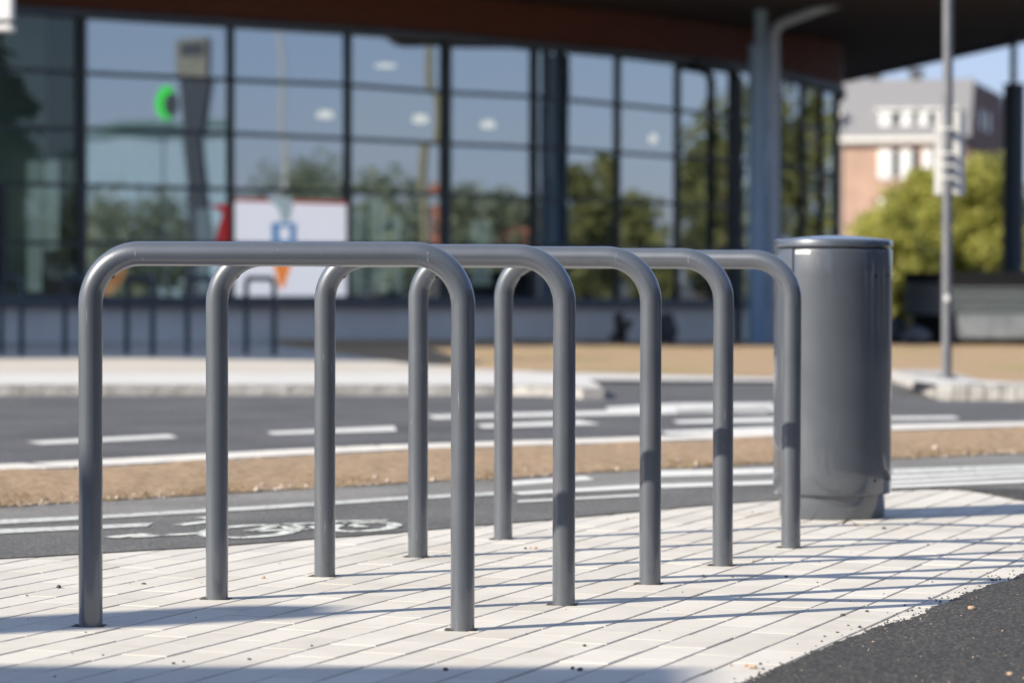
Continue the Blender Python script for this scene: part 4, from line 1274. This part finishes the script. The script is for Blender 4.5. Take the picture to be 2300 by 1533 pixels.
def gp(px, Y, dz=0.0):
    p = at(px, 614, Y); p.z = gz(p.x, p.y)+dz
    return p
tree('tree', gp(2085, 92), 3.95, 2.1, -0.2, 15000, 0.10, LEAF_GOLD, 'golden green bushy tree before the brick house, left of the sign pole', 'tree', 1, 44)
tree('tree', gp(2205, 90), 4.1, 2.1, -0.2, 15000, 0.10, LEAF_GOLD, 'golden green bushy tree between the sign pole and the dark column', 'tree', 2, 44)
tree('tree', gp(1990, 88), 2.9, 1.35, -0.2, 8000, 0.09, LEAF_GOLD, 'lower golden green tree above the lid of the litter bin', 'tree', 3, 30)
tree('tree', gp(2340, 93), 3.4, 1.6, 0.3, 6000, 0.085, LEAF_GOLD, 'golden green tree at the picture edge behind the dark column', 'tree', 4, 40)
tree('shrub', gp(2030, 62), 0.85, 0.36, 0.02, 1600, 0.05, LEAF_YEL, 'bright yellow shrub between the litter bin and the ribbed planter', 'shrub', 5, 18)
tree('shrub', gp(1396, 47.8), 0.44, 0.2, 0.0, 700, 0.035, LEAF_BROWN, 'small brown shrub against the plinth of the glass building', 'shrub', 6, 12)

# ------------------------------------------------------------------ brick house far right
def brick_house():
    Yc = 160.0
    c = at(2176, 614, Yc)
    th = math.radians(-15)          # long side runs away to the left
    gz0 = gz(c.x, c.y)
    t = thing('brick_house', 'orange brick house with a grey mansard roof and white windows behind the trees', 'house', (c.x, c.y, gz0), th)
    s = Yc/F
    ze = CZ+(614-305)*s-gz0; zt = CZ+(614-172)*s-gz0
    Lh, Dh = 16.0, 17.0
    # local: corner at origin, long side along -x at y=0 (facing -y), end wall at x=0 facing +x
    b = MB(); b.box((-Lh, 0, -0.5), (0, Dh, ze)); b.build('wall', BRICK_LIT, t, world=False)
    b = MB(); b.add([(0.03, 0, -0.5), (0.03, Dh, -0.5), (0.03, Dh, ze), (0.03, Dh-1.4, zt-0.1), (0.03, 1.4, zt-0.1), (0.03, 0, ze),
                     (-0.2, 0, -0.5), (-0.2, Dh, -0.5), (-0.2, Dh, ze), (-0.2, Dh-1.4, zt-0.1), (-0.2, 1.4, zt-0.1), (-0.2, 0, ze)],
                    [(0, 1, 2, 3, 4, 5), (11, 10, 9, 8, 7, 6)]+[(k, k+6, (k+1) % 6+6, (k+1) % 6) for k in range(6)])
    b.build('end_wall', BRICK_SHADE, t, world=False)
    b = MB(); b.hexa([(-Lh-0.2, -0.25, ze+0.003), (-0.21, -0.25, ze+0.003), (-0.21, Dh+0.25, ze+0.003), (-Lh-0.2, Dh+0.25, ze+0.003),
                      (-Lh-0.2, 1.3, zt), (-0.21, 1.3, zt), (-0.21, Dh-1.3, zt), (-Lh-0.2, Dh-1.3, zt)])
    r = b.build('roof', MANSARD, t, world=False)
    b = MB(); b.hexa([(-0.205, -0.3, ze), (0.06, -0.3, ze), (0.06, 0.0, ze), (-0.205, 0.0, ze), (-0.205, 1.25, zt+0.06), (0.06, 1.25, zt+0.06), (0.06, 1.5, zt+0.06), (-0.205, 1.5, zt+0.06)])
    b.build('verge_trim', MANSARD, r, world=False)
    b = MB(); b.box((-Lh-0.2, -0.36, ze-0.25), (-0.25, -0.252, ze)); b.build('gutter', PLINTH, r, world=False)
    for x in (-5.4, -3.2):
        b = MB(); b.box((x-0.3, 3.0, zt+0.002), (x+0.3, 3.7, zt+0.55)); b.box((x-0.38, 2.92, zt+0.552), (x+0.38, 3.78, zt+0.68)); b.build('chimney', ROCK, r, world=False)
    lx = lambda px: (px-2176)*s/math.cos(th)*1.03
    def window(px0, px1, y0, y1, yy, tone=WHITE):
        a, c2 = lx(px0), lx(px1)
        z0, z1 = CZ+(614-y1)*s-gz0, CZ+(614-y0)*s-gz0
        b = MB(); b.box((a, yy-0.08, z0), (c2, yy+0.5, z1)); f = b.build('window', tone, t, world=False)
        b = MB(); b.box((a+0.15, yy-0.10, z0+0.2), ((a+c2)/2-0.03, yy-0.081, z1-0.2)); b.box(((a+c2)/2+0.03, yy-0.10, z0+0.2), (c2-0.15, yy-0.081, z1-0.2))
        b.build('blind', tone, f, world=False)
        b = MB(); b.box((c2+0.02, yy-0.04, z0+0.1), (c2+0.36, yy+0.5, z1)); b.build('shutter', WINDARK, f, world=False)
    for px0, px1 in ((1986, 2010), (2031, 2053), (2068, 2088), (2110, 2132)):
        window(px0, px1, 250, 304, 0.15)
        b = MB(); b.box((lx(px0)-0.2, -0.02, CZ+(614-248)*s-gz0), (lx(px1)+0.5, 2.0, CZ+(614-240)*s-gz0)); b.build('dormer_roof', SIGNBACK, r, world=False)
    for px0, px1 in ((1984, 2013), (2030, 2054), (2078, 2098), (2125, 2146)):
        window(px0, px1, 332, 398, 0.0)
    for px0, px1 in ((1984, 2013), (2030, 2054)):
        window(px0, px1, 445, 505, 0.0)
    for y in (4.2, 7.5):
        b = MB(); b.box((0.031, y, CZ+(614-280)*s-gz0), (0.08, y+1.0, CZ+(614-235)*s-gz0)); b.build('end_window', WINDARK, t, world=False)
    # glazed stair bay at the left end
    a, c2 = lx(1872), lx(1903)
    b = MB(); b.box((a, -0.12, -0.5), (c2, -0.003, CZ+(614-260)*s-gz0)); bay = b.build('stair_bay', SIGNBACK, t, world=False)
    for k in range(5):
        z0 = CZ+(614-(520-k*52))*s-gz0
        b = MB(); b.box((c2-0.50, -0.16, z0), (c2-0.08, -0.122, z0+0.9)); b.build('bay_pane', TEAL, bay, world=False)
    b = MB(); b.box((a-0.1, -0.2, CZ+(614-258)*s-gz0), (c2+0.1, 0.4, CZ+(614-246)*s-gz0)); b.build('bay_roof', PLINTH, bay, world=False)
brick_house()

# ------------------------------------------------------------------ what the glass wall mirrors (to the right of the picture)
def mirror(px, py, dist):
    """world point seen in the glass at a pixel, `dist` metres beyond it"""
    xs_ = [-9999]+[5, 182, 517, 780, 1000, 1198, 1385, 1520, 1640, 1748, 1800, 1842, 1876]
    for a, c in zip(xs_[1:], xs_[2:]):
        if a <= px <= c: break
    pa, pb = fpt(a), fpt(c)
    d = Vector((pb[0]-pa[0], pb[1]-pa[1], 0)).normalized(); n = Vector((d.y, -d.x, 0))
    P0 = Vector((pa[0], pa[1], 0))
    r = ray(px, py)
    t_ = (P0-CAM).dot(n)/r.dot(n)
    hit = CAM+r*t_
    q = r - n*2*r.dot(n)
    q = q/Vector((q.x, q.y, 0)).length
    return hit+q*dist
def ground_under(p): return Vector((p.x, p.y, gz(p.x, p.y)))
def height_at(px, py, dist):
    p = mirror(px, py, dist); return p.z-gz(p.x, p.y)

TS = [(1100, 415, 62, 2.2, LEAF_PALE, 'round green tree mirrored in the glass left of the thick mullion'),
      (1300, 400, 50, 2.0, LEAF_OLIVE, 'green tree mirrored in the windows right of the thick mullion'),
      (1370, 372, 58, 1.4, LEAF_OLIVE, 'slender tall tree mirrored in the windows above the third stand'),
      (1450, 470, 46, 2.0, LEAF_OLIVE, 'low olive green tree mirrored above the fourth stand\'s bend'),
      (1580, 345, 60, 2.4, LEAF_OLIVE, 'tree mirrored in the last windows before the blue column'),
      (1690, 420, 64, 2.4, LEAF_OLIVE, 'leafy tree mirrored in the glass beside the blue column'),
      (1774, 215, 38, 2.9, LEAF_OLIVE, 'tall green tree mirrored in the curved glass corner beside the pipe'),
      (1821, 225, 40, 2.7, LEAF_OLIVE, 'tall green tree mirrored in the middle of the curved glass corner'),
      (1859, 240, 42, 2.8, LEAF_GOLD, 'golden tree mirrored in the far edge of the curved glass corner'),
      (860, 455, 60, 2.4, LEAF_PALE, 'tree mirrored in the windows right of the white poster'),
      (640, 392, 110, 4.0, LEAF_PALE, 'distant tree mirrored above the white poster'),
      (740, 398, 110, 4.0, LEAF_PALE, 'distant tree mirrored right of the pale lamp post'),
      (300, 462, 80, 3.4, LEAF_PALE, 'green tree mirrored in the lower windows left of the banner'),
      ][:]
for i, (px, py, dist, rad, lm, lab) in enumerate(TS):
    p = mirror(px, py, dist)
    h = p.z-gz(p.x, p.y)
    h = max(1.5, h)
    tree('tree', ground_under(p), h, rad, h*0.12, 3200, 0.17, lm, lab, 'tree', 40+i, 34)

def small_house(px, py, dist, w, d, hw, m, rm, label, rot=0.0):
    p = mirror(px, py, dist)
    g = ground_under(p)
    h = p.z-g.z
    t = thing('house', label, 'house', g, rot)
    b = MB(); b.box((-w/2, -d/2, -0.3), (w/2, d/2, hw)); b.build('wall', m, t, world=False)
    b = MB(); b.add([(-w/2-0.3, -d/2-0.3, hw+0.002), (w/2+0.3, -d/2-0.3, hw+0.002), (w/2+0.3, d/2+0.3, hw+0.002), (-w/2-0.3, d/2+0.3, hw+0.002), (0, -d/2-0.3, h), (0, d/2+0.3, h)],
                    [(0, 3, 2, 1), (0, 1, 4), (2, 3, 5), (1, 2, 5, 4), (3, 0, 4, 5)])
    b.build('roof', rm, t, world=False)
    for y in (-d/4, d/4):
        b = MB(); b.box((-w/2-0.05, y-0.6, hw*0.35), (-w/2-0.002, y+0.6, hw*0.8)); b.build('window', WINDARK, t, world=False)
small_house(1060, 448, 80, 8, 6.5, 2.0, BRICK_SHADE, REDTILE, 'low red roofed house mirrored in the glass above the front stand\'s right bend')
small_house(1150, 430, 88, 7, 5.0, 2.6, PALEWALL, SIGNBACK, 'pale house mirrored beside the red roofed house')
# blue grey hall
p = mirror(330, 300, 130); g = ground_under(p)
t = thing('hall', 'long blue grey hall mirrored in the left windows behind the blue totem', 'building', g)
b = MB(); b.box((0, -7, -0.5), (12, 26, p.z-g.z)); b.build('wall', BLUEWALL, t)  if False else None
b = MB(); b.box((g.x, g.y-5, g.z-0.5), (g.x+12, g.y+9, p.z)); b.build('wall', BLUEWALL, t)
b = MB(); b.box((g.x-0.2, g.y-5.2, p.z+0.002), (g.x+12.2, g.y+9.2, p.z+0.3)); b.build('roof', TEAL, t)
# blue totem
p0 = mirror(432, 84, 30); g = ground_under(p0)
t = thing('totem', 'tall dark blue totem with a grey head mirrored in the left windows', 'totem', g)
def tbox(name, pts, m, x0, x1):
    # outline (pixels in the mirror) on the face turned to the glass
    q = [mirror(px, py, 30) for px, py in pts]
    b = MB(); n = len(q)
    vs = [(g.x+x0, v.y, v.z) for v in q]+[(g.x+x1, v.y, v.z) for v in q]
    b.add(vs, [tuple(range(n)), tuple(range(2*n-1, n-1, -1))]+[(i, n+i, n+(i+1) % n, (i+1) % n) for i in range(n)])
    o = b.build(name, m, t)
    bm = bmesh.new(); bm.from_mesh(o.data); bmesh.ops.recalc_face_normals(bm, faces=bm.faces[:]); bm.to_mesh(o.data); bm.free()
tbox('tower', [(386, 180), (476, 180), (466, 260), (458, 300), (470, 400), (500, 640), (440, 640), (420, 420), (404, 300), (390, 250)], BLUESIGN, -0.10, 0.25)
tbox('head', [(392, 88), (472, 88), (474, 179), (388, 179)], GREYHEAD, -0.12, 0.22)
tbox('head_slot', [(404, 97), (464, 97), (464, 122), (404, 122)], BLUESIGN, -0.14, -0.121)
# round green sign beside the totem
t = thing('green_sign', 'round glowing green sign left of the mirrored blue totem', 'sign', (g.x, g.y-1, g.z))
def tdisc(name, cx_, cy_, rx, ry, m, x0, x1, parent):
    q = [mirror(cx_+rx*math.cos(2*PI*k/24), cy_+ry*math.sin(2*PI*k/24), 30) for k in range(24)]
    b = MB(); n = 24
    b.add([(g.x+x0, v.y, v.z) for v in q]+[(g.x+x1, v.y, v.z) for v in q], [tuple(range(n)), tuple(range(2*n-1, n-1, -1))]+[(i, n+i, n+(i+1) % n, (i+1) % n) for i in range(n)])
    o = b.build(name, m, parent)
    bm = bmesh.new(); bm.from_mesh(o.data); bmesh.ops.recalc_face_normals(bm, faces=bm.faces[:]); bm.to_mesh(o.data); bm.free()
tdisc('disc', 342, 235, 28, 40, GREEN, -0.05, 0.08, t)
tdisc('dark_centre', 358, 240, 22, 28, BLUESIGN, -0.07, -0.051, t)
q = mirror(342, 275, 30)
MB().tube([(g.x+0.02, q.y, gz(g.x, q.y)-0.05), (g.x+0.02, q.y, q.z+0.05)], 0.02, 8).build('post', BLUESIGN, t)
# lamp posts
def lamp_post(px, dist, r, m, label, ytop, arm=True):
    p = mirror(px, ytop, dist); g = ground_under(p)
    t = thing('lamp_post', label, 'lamp post', g)
    MB().tube([g, (g.x, g.y, g.z+(p.z-g.z)*0.5), (g.x, g.y, p.z)], [r, r*0.85, r*0.6], 12).build('post', m, t, smooth=True)
    if not arm:
        MB().lathe([(r*0.6, p.z), (r*0.9, p.z+0.02), (r*0.5, p.z+0.1)], 10, c=(g.x, g.y)).build('finial', m, t); return
    MB().tube([(g.x, g.y, p.z-0.05), (g.x-0.1, g.y-0.6, p.z+0.25), (g.x-0.1, g.y-1.4, p.z+0.3)], r*0.5, 8).build('arm', m, t, smooth=True)
    b = MB(); b.box((g.x-0.22, g.y-2.0, p.z+0.24), (g.x+0.02, g.y-1.38, p.z+0.36)); b.build('lamp_head', PLINTH, t, bevel=0.03)
lamp_post(628, 36, 0.07, GALV2, 'pale slender pole mirrored above the white poster', -30, False)
lamp_post(966, 30, 0.13, YELLOWISH, 'ochre post mirrored in the middle windows beside a lamp', 96)

# ------------------------------------------------------------------ unseen things added outside the frame to cast the foreground shadows
SD = Vector((math.cos(math.radians(27)), math.sin(math.radians(27)), 0))    # direction shadows fall
EL = math.radians(31.0)
TE = math.tan(EL)
leg = G(200, 1408)
q = leg - SD*7.0  # unseen upright added to throw the shadow on this leg
t = thing('shadow_caster', 'slim grey sign pylon left of the picture, its shadow crossing the front stand\'s left leg', 'caster', (q.x+0.06, q.y+0.16, 0))
b = MB(); x, y = t.location.x, t.location.y
b.box((x-0.12, y-0.12, 0), (x+0.12, y+0.12, 0.25+7.0*TE-0.02)); b.build('panel', DCOL, t, bevel=0.02)
b = MB(); b.box((x-0.25, y-0.25, -0.02), (x+0.25, y+0.25, 0.06)); b.build('base', PLINTH, t, bevel=0.01)
e = G(1560, 1497)  # unseen block added and sized to keep the near ground in shade
k = e - SD*(4.6/TE)
t = thing('blocker', 'flat roofed kiosk added unseen behind the camera, shading the bottom of the picture', 'blocker', (k.x-4, k.y-3, 0))
b = MB(); b.box((k.x-14, k.y-14.6, -0.1), (k.x-0.25, k.y-0.25, 4.35)); b.build('wall', PALEWALL, t)
b = MB(); b.box((k.x-14.2, k.y-14.8, 4.352), (k.x, k.y, 4.6)); b.build('roof', PLINTH, t)
b = MB(); b.box((k.x-5, k.y-0.249, 1.0), (k.x-3, k.y-0.2, 2.2)); b.build('window', WINDARK, t)

# unseen block added behind the camera to cut low skylight
t = thing('skylight_block', 'long dark brick block added unseen behind the camera to cut skylight', 'building', (14, -22, 0))
b = MB(); b.box((-4, -34, -0.1), (50, -20, 12)); b.build('wall', BRICK_SHADE, t)
for r in range(4):
    for k2 in range(11):
        b = MB(); x = -2+k2*4.6; b.box((x, -19.999, 1.2+r*2.8), (x+2.2, -19.95, 2.8+r*2.8)); b.build('window', WINDARK, t)
b = MB(); b.box((-4.3, -34.3, 12.002), (50.3, -19.7, 12.4)); b.build('roof', PLINTH, t)
# unseen trees added at the right to darken that side of the glossy steel
for i, (x, y, h, r_) in enumerate([(19, -5, 6.2, 3.0), (21, 1.5, 7.0, 3.2), (20, 8, 6.4, 3.1), (22, 15, 7.0, 3.3), (21, 21.5, 6.3, 3.0), (23, 28, 6.5, 3.2)]):
    tree('tree', (x, y, gz(x, y)), h, r_, 0.4, 5200, 0.36, LEAF_DARK, ['tall dark tree added unseen to the right of the picture, %s' % w for w in
         ('nearest the viewer', 'second in its row', 'middle of its row', 'fourth in its row', 'last but one of its row', 'farthest of its row')][i], 'tree', 80+i, 34)

# ------------------------------------------------------------------ light
w = bpy.data.worlds.new('World'); S.world = w; w.use_nodes = True
nt = w.node_tree
sky = nt.nodes.new('ShaderNodeTexSky'); sky.sky_type = 'NISHITA'; sky.sun_disc = False
sky.sun_elevation = EL
sdir = -SD
sky.sun_rotation = math.atan2(sdir.x, sdir.y)
sky.altitude = 0; sky.air_density = 1.0; sky.dust_density = 0.3; sky.ozone_density = 2.0
bg = nt.nodes['Background']; bg.inputs[1].default_value = 0.095
tint = nt.nodes.new('ShaderNodeMix'); tint.data_type = 'RGBA'; tint.blend_type = 'MULTIPLY'
tint.inputs['Factor'].default_value = 1.0; tint.inputs['B'].default_value = (0.80, 0.78, 1.06, 1)
nt.links.new(sky.outputs[0], tint.inputs['A'])
pale = nt.nodes.new('ShaderNodeMix'); pale.data_type = 'RGBA'      # flat blue mixed in to even the sky out
pale.inputs['Factor'].default_value = 0.68; pale.inputs['B'].default_value = (2.2, 2.88, 4.0, 1)
nt.links.new(tint.outputs['Result'], pale.inputs['A']); nt.links.new(pale.outputs['Result'], bg.inputs[0])
sl = bpy.data.lights.new('sun', 'SUN'); sl.energy = 4.5; sl.angle = math.radians(0.53); sl.color = (1.0, 0.91, 0.75)
so = bpy.data.objects.new('sun', sl); COL.objects.link(so)
v = Vector((SD.x*math.cos(EL), SD.y*math.cos(EL), -math.sin(EL)))
so.rotation_euler = v.to_track_quat('-Z', 'Y').to_euler()
so.location = (-10, -5, 12)

S.view_settings.view_transform = 'Standard'
S.view_settings.look = 'None'
S.view_settings.exposure = 0.95
S.view_settings.gamma = 1.0
S.render.film_transparent = False
S.cycles.use_denoising = True
S.cycles.max_bounces = 8
S.cycles.transparent_max_bounces = 12
S.cycles.sample_clamp_indirect = 6
